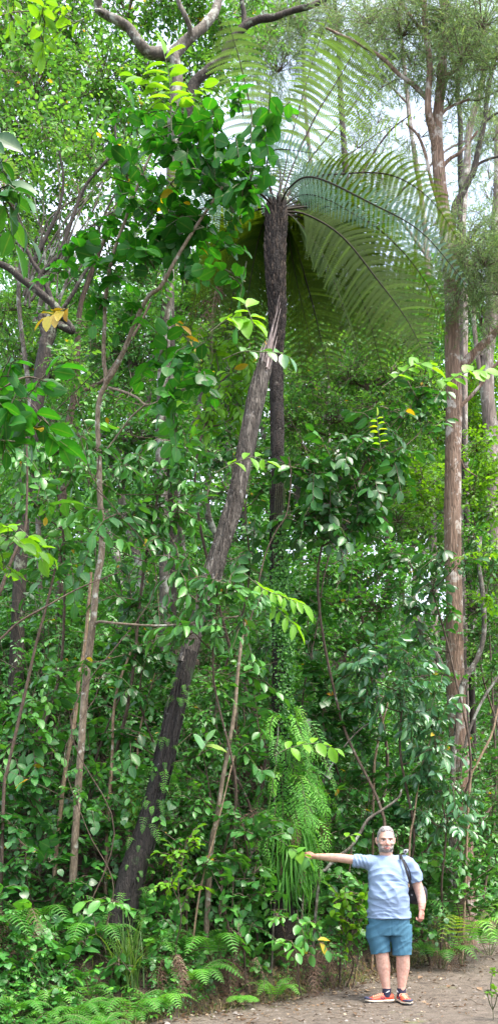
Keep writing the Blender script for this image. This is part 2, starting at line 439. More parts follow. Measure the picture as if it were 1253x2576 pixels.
G_NEEDLE = leaf_mat('needle_foliage', [(0, (.06, .12, .05)), (.6, (.13, .22, .09)), (1.0, (.24, .34, .15)), (1.6, (.3, .3, .1))], .40, .6, (1.6, 1.5, .8), 0, .3)
G_FERN = leaf_mat('fern_green', [(0, (0.037, 0.148, 0.020)), (.5, (0.073, 0.268, 0.031)), (1.0, (0.148, 0.416, 0.054)), (1.6, (.3, .3, .05))], .40, .5, (1.8, 1.6, .5), 0, .4)
G_TFERN = leaf_mat('tree_fern_blade', [(0, (0.014, 0.043, 0.007)), (.5, (0.038, 0.072, 0.009)), (1.0, (0.145, 0.281, 0.034)), (1.6, (.25, .4, .1))], .50, .7, (2.2, 1.8, .4), 0, .15)
G_SILVER = leaf_mat('silver_fern_blade', [(0, (.05, .12, .08)), (.5, (.11, .20, .155)), (1.0, (.20, .31, .26)), (1.6, (.3, .45, .35))], .2, .5, (1.3, 1.4, .9), 0, .4)
G_GRASS = leaf_mat('grass_blade', [(0, (0.037, 0.094, 0.021)), (.5, (0.073, 0.166, 0.031)), (1.0, (0.166, 0.260, 0.062)), (1.3, (.3, .26, .12)), (1.6, (.32, .25, .14))], .35, .5, (1.6, 1.5, .5), 0, .4)
D_LEAF = leaf_mat('dead_leaf', [(0, (.06, .035, .018)), (.4, (.13, .08, .045)), (.8, (.24, .16, .10)), (1.0, (.36, .28, .19)), (1.6, (.5, .42, .32))], .15, .7, (1.3, 1.1, .8), 0, .3)
D_FROND = leaf_mat('dead_frond', [(0, (.07, .04, .025)), (.5, (.13, .08, .055)), (1.0, (.22, .15, .11)), (1.6, (.3, .22, .16))], .15, .8, (1.3, 1.1, .8), 0, .2)
B_PALE = bark_mat('pale_sapling_bark', (.10, .07, .045), (.22, .17, .115), (.34, .28, .21), 22, .35, .35, (.42, .42, .36), 9, .60, dist=.006)
B_TAN = bark_mat('tan_sapling_bark', (.16, .10, .06), (.30, .21, .13), (.42, .32, .22), 22, .35, .35, (.5, .47, .4), 9, .64, dist=.006)
B_BROWN = bark_mat('brown_twig_bark', (.045, .03, .02), (.09, .06, .04), (.16, .12, .085), 22, .35, .4, (.25, .26, .21), 9, .64, dist=.006)
B_DARK = bark_mat('dark_limb_bark', (.012, .009, .007), (.03, .022, .016), (.07, .055, .04), 18, .4, .6, (.16, .18, .13), 6, .6)
B_LICHEN = bark_mat('lichened_grey_bark', (.04, .033, .026), (.10, .085, .066), (.18, .16, .13), 12, .4, .5, (.28, .29, .25), 5, .55)
B_CONIF = bark_mat('brown_fissured_bark', (.09, .056, .036), (.235, .15, .10), (.36, .265, .195), 24, .10, 1., (.42, .38, .33), 6, .57, dist=.03)
B_PINKISH = bark_mat('pinkish_far_bark', (.11, .085, .07), (.21, .165, .14), (.30, .25, .22), 10, .15, .8, (.38, .37, .33), 3, .56)
B_LEAN = bark_mat('weathered_dead_trunk', (.016, .013, .011), (.075, .062, .052), (.30, .27, .235), 26, .12, 1., (.30, .29, .28), 9, .62, dist=.03)
B_WET = bark_mat('wet_black_trunk', (.006, .005, .004), (.016, .012, .010), (.045, .036, .03), 26, .16, 1., (.20, .20, .19), 11, .68, dist=.03, moss=(.03, .07, .02), moss_amt=.64)
B_SPLINT = bark_mat('splintered_wood', (.16, .12, .11), (.36, .29, .27), (.58, .50, .48), 40, .08, .7, dist=.01)
B_TFERN = bark_mat('fibrous_fern_trunk', (.005, .0035, .003), (.017, .010, .007), (.055, .033, .022), 45, .35, 1., (.20, .18, .15), 12, .67, dist=.03)
B_STUB = bark_mat('frond_base_scar', (.010, .006, .004), (.045, .029, .020), (.22, .17, .13), 30, .3, .6, dist=.01)
B_STIPE = plain_mat('frond_stalk', (.022, .017, .010), .75, 80, .5, .2, spec=.2)
B_STIPE_G = plain_mat('green_frond_stalk', (.06, .08, .03), .4, 80, .4, .1)
B_RACH = plain_mat('fern_midrib', (.10, .13, .04), .5, 80, .4, .1)
TWIG = plain_mat('green_brown_twig', (.075, .085, .035), .7, 60, .5, .1)
TWIG_B = plain_mat('brown_twig', (.09, .065, .042), .8, 60, .5, .1)
# ================================================================== ground
def dirt_mat():
    m, nt = newmat('forest_soil'); L = nt.links.new
    tc = nt.nodes.new('ShaderNodeTexCoord')
    n1 = nt.nodes.new('ShaderNodeTexNoise'); n1.inputs['Scale'].default_value = 2.2; n1.inputs['Detail'].default_value = 12; n1.inputs['Roughness'].default_value = .72
    n2 = nt.nodes.new('ShaderNodeTexNoise'); n2.inputs['Scale'].default_value = 34; n2.inputs['Detail'].default_value = 8; n2.inputs['Roughness'].default_value = .75
    n3 = nt.nodes.new('ShaderNodeTexNoise'); n3.inputs['Scale'].default_value = .9; n3.inputs['Detail'].default_value = 5
    for n in (n1, n2, n3): L(tc.outputs['Object'], n.inputs['Vector'])
    r1 = ramp(nt, [(.3, (.045, .032, .022)), (.55, (.095, .07, .048)), (.75, (.17, .13, .09))], n2.outputs[0])
    r2 = ramp(nt, [(.42, (.7, .7, .7)), (.62, (1.25, 1.2, 1.15))], n1.outputs[0])
    mm = nt.nodes.new('ShaderNodeMix'); mm.data_type = 'RGBA'; mm.blend_type = 'MULTIPLY'; mm.inputs[0].default_value = 1; mm.clamp_result = False
    L(r1.outputs[0], mm.inputs[6]); L(r2.outputs[0], mm.inputs[7])
    r3 = nt.nodes.new('ShaderNodeMapRange'); r3.inputs[1].default_value = .55; r3.inputs[2].default_value = .64; r3.inputs[4].default_value = .7; L(n3.outputs[0], r3.inputs[0])
    mx = nt.nodes.new('ShaderNodeMix'); mx.data_type = 'RGBA'; L(r3.outputs[0], mx.inputs[0]); L(mm.outputs[2], mx.inputs[6]); mx.inputs[7].default_value = (.05, .065, .02, 1)
    pb = nt.nodes.new('ShaderNodeBsdfPrincipled'); L(mx.outputs[2], pb.inputs['Base Color']); pb.inputs['Roughness'].default_value = .95
    bp = nt.nodes.new('ShaderNodeBump'); bp.inputs['Strength'].default_value = 1; bp.inputs['Distance'].default_value = .04; L(n2.outputs[0], bp.inputs['Height']); L(bp.outputs[0], pb.inputs['Normal'])
    o = nt.nodes.new('ShaderNodeOutputMaterial'); L(pb.outputs[0], o.inputs[0]); return m
def path_mat():
    m, nt = newmat('trodden_path'); L = nt.links.new
    tc = nt.nodes.new('ShaderNodeTexCoord')
    n1 = nt.nodes.new('ShaderNodeTexNoise'); n1.inputs['Scale'].default_value = 1.6; n1.inputs['Detail'].default_value = 10; n1.inputs['Roughness'].default_value = .7
    n2 = nt.nodes.new('ShaderNodeTexNoise'); n2.inputs['Scale'].default_value = 48; n2.inputs['Detail'].default_value = 8; n2.inputs['Roughness'].default_value = .78
    n4 = nt.nodes.new('ShaderNodeTexNoise'); n4.inputs['Scale'].default_value = 9; n4.inputs['Detail'].default_value = 6; n4.inputs['Roughness'].default_value = .7
    v = nt.nodes.new('ShaderNodeTexVoronoi'); v.inputs['Scale'].default_value = 42
    for n in (n1, n2, n4, v): L(tc.outputs['Object'], n.inputs['Vector'])
    r1 = ramp(nt, [(.3, (.060, .049, .038)), (.5, (.125, .104, .083)), (.72, (.235, .20, .165))], n2.outputs[0])
    r2 = ramp(nt, [(.36, (.55, .52, .5)), (.5, (1., .97, .93)), (.68, (1.25, 1.25, 1.25))], n4.outputs[0])
    mm = nt.nodes.new('ShaderNodeMix'); mm.data_type = 'RGBA'; mm.blend_type = 'MULTIPLY'; mm.inputs[0].default_value = 1; mm.clamp_result = False
    L(r1.outputs[0], mm.inputs[6]); L(r2.outputs[0], mm.inputs[7])
    # moss patches
    r3 = nt.nodes.new('ShaderNodeMapRange'); r3.inputs[1].default_value = .60; r3.inputs[2].default_value = .68; r3.inputs[4].default_value = .75; L(n1.outputs[0], r3.inputs[0])
    mx = nt.nodes.new('ShaderNodeMix'); mx.data_type = 'RGBA'; L(r3.outputs[0], mx.inputs[0]); L(mm.outputs[2], mx.inputs[6]); mx.inputs[7].default_value = (.13, .15, .05, 1)
    # small stones
    vs = nt.nodes.new('ShaderNodeMapRange'); vs.inputs[1].default_value = .12; vs.inputs[2].default_value = .2; vs.inputs[3].default_value = 1; vs.inputs[4].default_value = 0; L(v.outputs['Distance'], vs.inputs[0])
    sc = nt.nodes.new('ShaderNodeSeparateColor'); L(v.outputs['Color'], sc.inputs[0])
    gt = nt.nodes.new('ShaderNodeMath'); gt.operation = 'GREATER_THAN'; gt.inputs[1].default_value = .9; L(sc.outputs[0], gt.inputs[0])
    ml = nt.nodes.new('ShaderNodeMath'); ml.operation = 'MULTIPLY'; L(vs.outputs[0], ml.inputs[0]); L(gt.outputs[0], ml.inputs[1])
    m4 = nt.nodes.new('ShaderNodeMix'); m4.data_type = 'RGBA'; L(ml.outputs[0], m4.inputs[0]); L(mx.outputs[2], m4.inputs[6]); m4.inputs[7].default_value = (.24, .22, .20, 1)
    pb = nt.nodes.new('ShaderNodeBsdfPrincipled'); L(m4.outputs[2], pb.inputs['Base Color']); pb.inputs['Roughness'].default_value = .92
    ad = nt.nodes.new('ShaderNodeMath'); ad.operation = 'MULTIPLY_ADD'; L(ml.outputs[0], ad.inputs[0]); ad.inputs[1].default_value = .4; L(n2.outputs[0], ad.inputs[2])
    bp = nt.nodes.new('ShaderNodeBump'); bp.inputs['Strength'].default_value = .9; bp.inputs['Distance'].default_value = .03; L(ad.outputs[0], bp.inputs['Height']); L(bp.outputs[0], pb.inputs['Normal'])
    o = nt.nodes.new('ShaderNodeOutputMaterial'); L(pb.outputs[0], o.inputs[0]); return m
M_DIRT = dirt_mat(); M_PATH = path_mat()

def grid(mb, xs, ys, zf):
    X, Y = np.meshgrid(xs, ys); Z = zf(X, Y)
    V = np.stack([X, Y, Z], -1).reshape(-1, 3); nx = len(xs); ny = len(ys)
    i = np.arange(ny - 1)[:, None] * nx; j = np.arange(nx - 1)[None]
    mb.add(V, np.stack([i + j, i + j + 1, i + nx + j + 1, i + nx + j], -1).reshape(-1, 4), .5, 0, True)
gm = MB()
xs = np.concatenate([np.linspace(-90, -6, 22), np.arange(-5.9, 6, .1), np.linspace(6.1, 90, 22)])
ys = np.concatenate([np.linspace(-20, 4, 8), np.arange(4.1, 16, .1), np.linspace(16.2, 44, 60), np.linspace(46, 140, 12)])
grid(gm, xs, ys, hgt)
tag(gm.build('ground', M_DIRT), kind='structure')
# the path: its own trodden sheet, ragged along the foot of the bank, lying just above the ground
pm = MB()
u = np.linspace(0, 1, 60); px_ = np.linspace(-3.2, 6.0, 150)
V = []
for x in px_:
    e = float(edge(x)) + .05 * math.sin(x * 7) + .04 * math.sin(x * 17 + 1) - .03
    y = 3.5 + (e - 3.5) * (1 - (1 - u) ** 1.5)
    z = hgt(np.full_like(y, x), y) + .006 + .012 * np.clip(1 - np.abs(u - .5) * 2, 0, 1) + .006 * np.sin(x * 5 + y * 4) + .004 * np.sin(x * 23 + y * 9)
    z[-1] = hgt(x, y[-1]) - .004
    V.append(np.stack([np.full_like(y, x), y, z], -1))
V = np.array(V); n, k = V.shape[:2]
i = np.arange(n - 1)[:, None] * k; j = np.arange(k - 1)[None]
pm.add(V.reshape(-1, 3), np.stack([i + j, i + k + j, i + k + j + 1, i + j + 1], -1).reshape(-1, 4), .5, 0, True)
tag(pm.build('path', M_PATH), kind='structure')

def scatter(n, x0, x1, y0, y1, dmin=-99, dmax=99):
    x = rng.uniform(x0, x1, n); y = rng.uniform(y0, y1, n); d = y - edge(x)
    ok = (d > dmin) & (d < dmax); return x[ok], y[ok]
# leaf litter: brown curled leaves over path edge, bank and slope
lm = MB()
for (n, a, L_) in ((24000, (-3, 4.5, 5.5, 16, -3.2, .3), .032), (2600, (-2, 4.5, 6.5, 16, -2.6, .4), .075), (14000, (-3.5, 5, 7.5, 16, -.35, 1.4), .06), (12000, (-5, 7, 9, 24, 1.2, 9), .10)):
    x, y = scatter(n, a[0], a[1], a[2], a[3], a[4], a[5])
    if a[4] < -1:   # sparse in the middle of the path
        k = rng.uniform(size=len(x)) < np.clip(.45 + .6 * np.clip((y - edge(x) + 1.2) / 1.2, 0, 1), 0, 1); x, y = x[k], y[k]
    N = len(x); p = np.stack([x, y, hgt(x, y) + rng.uniform(.006, .022, N)], -1)
    d = rand_unit(N); d[:, 2] *= .3
    nn = rand_unit(N) * .45 + np.array([0, 0, 1.])
    put_leaves(lm, p, d, nn, L_ * rng.uniform(.35, 1.35, N), rng.uniform(.5, 1.1, N), rng.uniform(0, 1., N) ** 1.3 * 1.15, 'lo', 0)
    # twigs and roots
    m = N // 7; q = p[:m]; dd = rand_unit(m); dd[:, 2] *= .15; ll = rng.uniform(.05, .3, m)[:, None]
    tri_twigs(lm, q, q + dd * ll * .5 + np.array([0, 0, .01]), q + dd * ll + rand_unit(m) * .02 * [1, 1, 0], rng.uniform(.0015, .005, m), 1)
tag(lm.build('leaf_litter', [D_LEAF, TWIG_B]), kind='stuff')
# gravel on the path
gv = MB()
x, y = scatter(2600, -1.5, 4, 6.5, 14, -3, .1); N = len(x)
ico = np.array([(0, 0, .6), (.9, 0, 0), (.2, .9, 0), (-.8, .5, 0), (-.7, -.6, 0), (.3, -.95, 0), (0, 0, -.5)])
fi = np.array([(0, 1, 2), (0, 2, 3), (0, 3, 4), (0, 4, 5), (0, 5, 1)])
s = rng.uniform(.004, .018, N) * np.where(rng.uniform(size=N) < .06, 1.8, 1)
V = ico[None] * s[:, None, None] * rng.uniform(.7, 1.3, (N, 1, 3)) + np.stack([x, y, hgt(x, y) + .014], -1)[:, None]
tn = np.zeros((N * 7, 3)); tn[:, 0] = np.repeat(rng.uniform(0, 1, N), 7)
gv.add(V.reshape(-1, 3), (fi[None] + (np.arange(N) * 7)[:, None, None]).reshape(-1, 3), tn, 0, False)
M_STONE = plain_mat('path_stone', (.20, .18, .16), .85, 30, .4, .3)
tag(gv.build('gravel', M_STONE), kind='stuff')

# grass and dry roots hanging over the bank
gr = MB()
def blades(mb, x, y, z, L_, w, lean, tint, mat=0, k=4):
    N = len(x); p = np.stack([x, y, z], -1); az = rng.uniform(0, 2 * math.pi, N)
    d = np.stack([np.cos(az), np.sin(az), np.zeros(N)], -1); sd = np.stack([-np.sin(az), np.cos(az), np.zeros(N)], -1)
    L_ = np.broadcast_to(L_, (N,)); lean = np.broadcast_to(lean, (N,)); w = np.broadcast_to(w, (N,))
    t = np.linspace(0, 1, k)
    c = p[:, None] + d[:, None] * (L_[:, None] * lean[:, None] * t[None] ** 1.6)[..., None]
    hz = L_[:, None] * (t[None] - lean[:, None] * .65 * t[None] ** 2.4)
    c = c + np.array([0, 0, 1.]) * hz[..., None]
    ww = w[:, None] * (1.02 - t[None] ** 2)
    V = np.stack([c - sd[:, None] * ww[..., None], c + sd[:, None] * ww[..., None]], 2).reshape(-1, 3)
    f = np.array([(2 * i, 2 * i + 1, 2 * i + 3, 2 * i + 2) for i in range(k - 1)])
    Fa = (f[None] + (np.arange(N) * 2 * k)[:, None, None]).reshape(-1, 4)
    tn = np.zeros((len(V), 3)); tn[:, 0] = np.repeat(np.broadcast_to(tint, (N,)), 2 * k); tn[:, 1] = .5; tn[:, 2] = .6
    mb.add(V, Fa, tn, mat, True)
x, y = scatter(26000, -3.2, 4.6, 7, 16, -.25, 1.5)
k = rng.uniform(size=len(x)) < (.25 + .75 * (np.sin(x * 3.1 + y * 1.3) * np.sin(y * 2.7 - x) > -.1)); x, y = x[k], y[k]; N = len(x)
blades(gr, x, y, hgt(x, y), rng.uniform(.06, .22, N), rng.uniform(.0015, .0035, N), rng.uniform(.2, 1.1, N), np.where(rng.uniform(size=N) < .38, rng.uniform(1.2, 1.6, N), rng.uniform(0, 1, N)))
x, y = scatter(16000, -2.6, 3.6, 7, 14, -.55, .35); k = rng.uniform(size=len(x)) < np.clip(.9 + (y - edge(x)) * 1.7, 0, 1) * (.35 + .65 * (np.sin(x * 6 + y) > 0)); x, y = x[k], y[k]; N = len(x)
blades(gr, x, y, hgt(x, y) + .004, rng.uniform(.04, .16, N), rng.uniform(.001, .0025, N), rng.uniform(.4, 1.2, N), np.where(rng.uniform(size=N) < .6, rng.uniform(1.2, 1.6, N), rng.uniform(0, 1, N)))
x, y = scatter(30000, -1.1, 3.2, 8, 14, -.15, .75); k = rng.uniform(size=len(x)) < .55 + .4 * np.sin(x * 5 + y * 3); x, y = x[k], y[k]; N = len(x)
blades(gr, x, y, hgt(x, y), rng.uniform(.05, .20, N), rng.uniform(.001, .0025, N), rng.uniform(.5, 1.3, N), np.where(rng.uniform(size=N) < .75, rng.uniform(1.25, 1.6, N), rng.uniform(0, 1, N)))
tag(gr.build('grass', G_GRASS), kind='stuff')

# low herbs carpeting the bank: small rounded leaves, clumped
hb = MB()
def herb(n, box, dr, L_, tpl, zr, tint=(0, 1), nl=5, thr=-.2):
    x, y = scatter(n, *box, *dr)
    k = (np.sin(x * 2.3 + 1.7 * y) + np.sin(y * 3.9 - x * 2.9 + 1) * .8) > thr; x, y = x[k], y[k]; N = len(x)
    z0 = hgt(x, y); zz = rng.uniform(zr[0], zr[1], N)
    for i in range(nl):
        o = rng.normal(0, L_ * .9, (N, 3)) * [1, 1, .6]
        p = np.stack([x, y, z0 + zz], -1) + o
        d = rand_unit(N); d[:, 2] = d[:, 2] * .3 - .15
        put_leaves(hb, p, d, rand_unit(N) * .5 + np.array([0, -.25, 1.]), L_ * rng.uniform(.6, 1.3, N), .95, rng.uniform(*tint, N), tpl, 0)
herb(9000, (-3.2, 4.5, 6.5, 16), (0., 2.2), .03, 'lo', (.02, .16), (0.2, 1), 5, -.3)
herb(5200, (-3.2, 5, 7.5, 16), (.1, 2.6), .05, 'heart', (.04, .35), (0, 1), 4, -.5)
herb(2200, (-4, 6, 9, 18), (1, 6), .09, 'mid', (.1, .5), (0, .9), 4, -.6)
tag(hb.build('ground_cover', G_MID), kind='stuff')
# ================================================================== the tall tree fern
TFX = P(705, 2330, 10.75); TFX[2] = hgt(TFX[0], 10.75)
tf = empty('tree_fern', TFX, 'tall tree fern with furry trunk and crown of arching fronds, touched by the man', 'tree fern')
low = [(712, 2360), (708, 2200), (705, 2000), (706, 1800), (708, 1650), (700, 1500), (694, 1380), (696, 1250), (697, 1100), (695, 980), (694, 900)]
mb = MB(); pts = smooth_path([P(a, b, 10.75) for a, b in low], 90)
rad = np.array([.15, .125, .11, .105, .10, .085, .066, .07, .072, .072, .068])
tube(mb, pts, rad, 20, 0, .07)
# root fibres and old scars standing proud of the lower trunk
for i in range(800):
    t = rng.uniform(0, 1); p = pts[int(t * 89)]; r = np.interp(t, np.linspace(0, 1, 11), rad); a = rng.uniform(0, 6.28)
    o = np.array([math.cos(a), math.sin(a), 0]); q = p + o * r * .95
    tube(mb, [q, q + o * .012 + [0, 0, rng.uniform(.02, .07)], q + o * .004 + [0, 0, rng.uniform(.07, .13)]], (.006, .002), 3, 0, 0, cap=False)
mb.build('trunk', B_TFERN, tf)
up = [(694, 900), (698, 800), (694, 720), (692, 640), (695, 560), (697, 515)]
upts = smooth_path([P(a, b, 10.75) for a, b in up], 40); urad = np.array([.060, .076, .094, .103, .107, .09])
mb = MB(); tube(mb, upts, urad, 22, 0, .08)
k = 0
for i in range(900):
    t = (i / 900.) ** .95; p = upts[min(39, int(t * 39))]; r = np.interp(t, np.linspace(0, 1, 6), urad)
    a = i * 2.39996 + rng.normal(0, .12); o = np.array([math.cos(a), math.sin(a), 0])
    q = p + o * r * .9; l = rng.uniform(.04, .085)
    pale = rng.uniform() < .4
    tube(mb, [q, q + o * l * .32 + [0, 0, l * .6], q + o * l * .42 + [0, 0, l]], (.013, .010, .005), 5, 1 if pale else 0, .05)
    for _ in range(2):
        dd = o + rng.normal(0, .5, 3); q2 = q + [0, 0, rng.uniform(-.03, .03)]
        tube(mb, [q2, q2 + dd * .02 - [0, 0, rng.uniform(0, .025)]], (.0022, .001), 3, 0, 0, cap=False)
mb.build('frond_base_mantle', [B_TFERN, B_STUB], tf)

C0 = P(697, 512, 10.75)
def frond_from(px, mid, tip, L=.45, n=26, w=.05, np_=20, mat='t', droop=.28, start=.16, side=None, rr=.011, tint=.5, lean=0., prof=(.5, .7), extra=None, stalk=None, sweep=.3, gap=0.):
    b = P(px[0], px[1], 10.75 + (px[2] if len(px) > 2 else 0))
    pts = [b] + [P(*m) for m in mid] + [P(*tip)]
    f = MB()
    if side is None:
        side = np.array([0, -.45, .9]) if mat == 's' else np.array([0, .92, -.28])
    M = {'t': G_TFERN, 's': G_SILVER, 'y': G_TFERN}[mat]
    frond(f, pts, side, L, n, w, np_, droop, 0, 1, rr, start, tint, sweep, prof, lean, gap=gap)
    return f.build('frond', [M, stalk or B_STIPE], tf, label=extra)
# upright pale fronds lit through from behind
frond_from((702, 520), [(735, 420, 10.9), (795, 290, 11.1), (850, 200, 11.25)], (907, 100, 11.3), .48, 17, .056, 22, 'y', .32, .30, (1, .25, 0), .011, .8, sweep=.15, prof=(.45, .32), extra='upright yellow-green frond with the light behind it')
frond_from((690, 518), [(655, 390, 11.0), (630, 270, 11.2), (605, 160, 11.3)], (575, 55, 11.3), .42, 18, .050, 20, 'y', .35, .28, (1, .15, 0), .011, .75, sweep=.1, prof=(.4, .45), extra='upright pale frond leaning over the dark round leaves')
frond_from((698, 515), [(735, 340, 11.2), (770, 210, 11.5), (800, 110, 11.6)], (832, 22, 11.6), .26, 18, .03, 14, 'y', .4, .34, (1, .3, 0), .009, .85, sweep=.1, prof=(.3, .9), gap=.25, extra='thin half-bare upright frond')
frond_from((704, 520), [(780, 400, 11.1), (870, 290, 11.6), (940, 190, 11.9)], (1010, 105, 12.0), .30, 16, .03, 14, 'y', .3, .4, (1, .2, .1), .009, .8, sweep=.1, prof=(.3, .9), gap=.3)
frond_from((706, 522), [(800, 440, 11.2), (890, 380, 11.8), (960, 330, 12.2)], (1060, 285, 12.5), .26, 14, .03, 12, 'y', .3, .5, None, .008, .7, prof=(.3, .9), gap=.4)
# silver backs
frond_from((703, 520), [(730, 470, 10.4), (790, 446, 10.0), (930, 510, 9.6), (1060, 585, 9.4)], (1175, 720, 9.3), .19, 44, .026, 14, 's', .2, .2, None, .011, .55, lean=.1, extra='long silver-green frond arching down beyond the others')
frond_from((694, 518), [(672, 430, 10.5), (690, 378, 10.3)], (790, 385, 10.0), .19, 26, .026, 14, 's', .15, .25, None, .009, .6, lean=.2, extra='short silver frond curling over the trunk top')
frond_from((690, 520), [(640, 480, 10.3), (560, 500, 9.9), (480, 545, 9.7)], (415, 610, 9.6), .22, 34, .028, 14, 's', .25, .2, None, .010, .45, extra='silver-backed frond reaching over the dark leaves')
frond_from((686, 520), [(650, 485, 10.7), (610, 480, 10.7)], (520, 520, 10.7), .2, 24, .026, 14, 's', .25, .2, None, .009, .3)
# dark green arching ones
frond_from((704, 520), [(760, 455, 11.0), (850, 438, 11.4), (980, 440, 11.8), (1080, 500, 12.0)], (1150, 600, 12.1), .46, 32, .040, 26, 't', .45, .2, None, .012, .25, extra='dark green frond arching beneath the sky gap')
frond_from((706, 528), [(780, 520, 11.1), (880, 530, 11.4), (990, 610, 11.6), (1075, 720, 11.6)], (1125, 860, 11.5), .46, 33, .040, 26, 't', .45, .2, None, .012, .1)
frond_from((704, 526), [(760, 515, 11.4), (850, 500, 12.2), (950, 560, 12.9)], (1040, 690, 13.2), .50, 26, .040, 26, 't', .45, .2, None, .012, .2)
# olive hanging fronds seen from below
frond_from((706, 532), [(770, 540, 10.8), (860, 595, 10.7), (950, 705, 10.6), (1020, 800, 10.5)], (1075, 905, 10.4), .52, 37, .040, 28, 't', .30, .2, (.6, .2, .8), .012, .45, lean=.1)
frond_from((704, 530), [(735, 590, 11.2), (765, 690, 11.5), (795, 800, 11.6)], (830, 960, 11.6), .50, 33, .040, 28, 't', .25, .15, (1, 0, .1), .012, .5)
frond_from((706, 534), [(775, 560, 11.2), (860, 660, 11.7), (920, 780, 11.9)], (960, 930, 12.0), .52, 33, .040, 28, 't', .30, .2, (1, .2, .3), .012, .4)
frond_from((704, 534), [(750, 545, 11.6), (820, 600, 12.4), (870, 720, 12.8)], (900, 880, 13), .55, 32, .040, 26, 't', .35, .2, (1, .2, .2), .012, .5)
frond_from((700, 530), [(712, 560, 11.9), (735, 650, 12.7), (745, 780, 13)], (760, 940, 13), .55, 32, .040, 26, 't', .3, .2, (1, 0, .1), .012, .45)
frond_from((690, 530), [(650, 550, 11.3), (610, 640, 11.7), (585, 750, 11.8)], (560, 890, 11.8), .50, 32, .040, 26, 't', .35, .18, (1, 0, -.1), .012, .4)
frond_from((688, 528), [(650, 520, 11.5), (590, 560, 12.2), (530, 650, 12.5)], (500, 770, 12.6), .50, 32, .040, 26, 't', .35, .2, None, .012, .45)
frond_from((690, 526), [(640, 530, 10.9), (570, 580, 11.1), (510, 690, 11.2)], (470, 830, 11.2), .46, 32, .040, 24, 't', .4, .2, None, .012, .35)
frond_from((692, 530), [(680, 560, 11.9), (665, 640, 12.6), (650, 760, 12.9)], (640, 880, 13), .50, 30, .040, 24, 't', .3, .2, (1, 0, 0), .012, .35)
frond_from((690, 520), [(640, 450, 11.3), (570, 430, 11.9), (480, 450, 12.3)], (400, 520, 12.5), .46, 30, .040, 22, 't', .4, .2, None, .012, .4)
frond_from((700, 520), [(705, 440, 11.5), (700, 400, 12.4), (690, 420, 13.2)], (680, 500, 14), .46, 24, .052, 22, 't', .35, .2, (1, 0, 0), .012, .4)
frond_from((706, 524), [(760, 490, 10.6), (830, 505, 10.3)], (940, 570, 10.1), .13, 26, .024, 10, 's', .2, .3, None, .008, .35)
for k, (mx1, my1, mx2, my2, tx, ty, dy) in enumerate(((760, 525, 850, 560, 985, 735, 1.6), (770, 530, 880, 590, 1060, 840, .9), (750, 560, 820, 660, 900, 880, .3), (780, 515, 900, 560, 1075, 780, 2.2), (740, 570, 790, 690, 860, 900, 2.6), (725, 590, 745, 700, 790, 900, .5), (665, 560, 640, 650, 605, 860, .4), (650, 540, 600, 620, 540, 800, 2.0), (765, 500, 860, 480, 1000, 560, 2.0), (780, 540, 900, 640, 1010, 900, 3.0))):
    frond_from((702, 528), [(mx1, my1, 10.75 + dy * .4), (mx2, my2, 10.75 + dy * .8)], (tx, ty, 10.75 + dy), rng.uniform(.36, .46), 33, .040, 22, 't', .42, .2, (rng.uniform(-.3, 1), rng.uniform(.2, .9), rng.uniform(-.5, .5)), .010, rng.uniform(.15, .6), gap=.04)
# coiled young crooks on top
for (dx, dy, h) in ((-22, 0, 55), (-5, 12, 38), (14, -6, 48), (26, 6, 35), (-12, -6, 44)):
    f = MB(); b = P(697 + dx * .6, 522, 10.72); t = P(697 + dx, 522 - h * .6, 10.7 + dy * .004)
    pts = [b, (b + t) / 2, t]
    for a in np.linspace(0, 5, 8): pts.append(t + np.array([math.cos(a) * .02 * (1 - a / 7) - .02, 0, math.sin(a) * .02 * (1 - a / 7)]))
    tube(f, smooth_path(pts, 26), (.018, .014, .007), 7, 0, .05)
    f.build('young_crook', bpy.data.materials['silver_fern_blade'] if dx < 0 else B_STIPE_G, tf)

# climbing creeper with tiny round leaves on the fern trunk
cr = MB(); 
lp = smooth_path([P(a, b, 10.75) for a, b in low], 200)
def creeper(mb, y0, y1, n, ang, spread, L_, off=.0):
    for i in range(n):
        py = rng.uniform(y0, y1); j = int(np.argmin(np.abs((2135 - lp[:, 2] * 0 - (lp[:, 2] - 1.6) * F / 10.75) - py))); p = lp[j]
        r = .10 + off * rng.uniform(0, 1); a = rng.normal(ang, spread); o = np.array([math.cos(a), math.sin(a), 0])
        yield p + o * r, o
Q, O = [], []
for (a, b, n, ang, sp) in ((1340, 1460, 420, -.9, .6), (1440, 1620, 1500, -1.0, .8), (1580, 1850, 2100, -.7, .75), (1850, 2250, 1800, -1.6, 1.)):
    for q, o in creeper(cr, a, b, n, ang, sp, .03, .03): Q.append(q); O.append(o)
Q = np.array(Q); O = np.array(O); N = len(Q)
put_leaves(cr, Q + rng.normal(0, .008, (N, 3)), rand_unit(N) * .6 + O * .3 - [0, 0, .5], O + rand_unit(N) * .5, rng.uniform(.018, .045, N), .95, rng.uniform(.2, 1, N), 'lo', 0)
for k in range(7):
    a0 = -1.6 + k * .22; c = [p + np.array([math.cos(a0 + .3 * math.sin(i * .4)), math.sin(a0 + .3 * math.sin(i * .4)), 0]) * .1 for i, p in enumerate(lp[20:150:8])]
    tube(cr, smooth_path(c, 40), (.006, .003), 4, 1, 0)
co = cr.build('climbing_creeper', [G_MID, TWIG], None, origin=P(708, 1840, 10.6)); tag(co, 'creeper with tiny round leaves climbing the lower tree fern trunk', 'creeper')

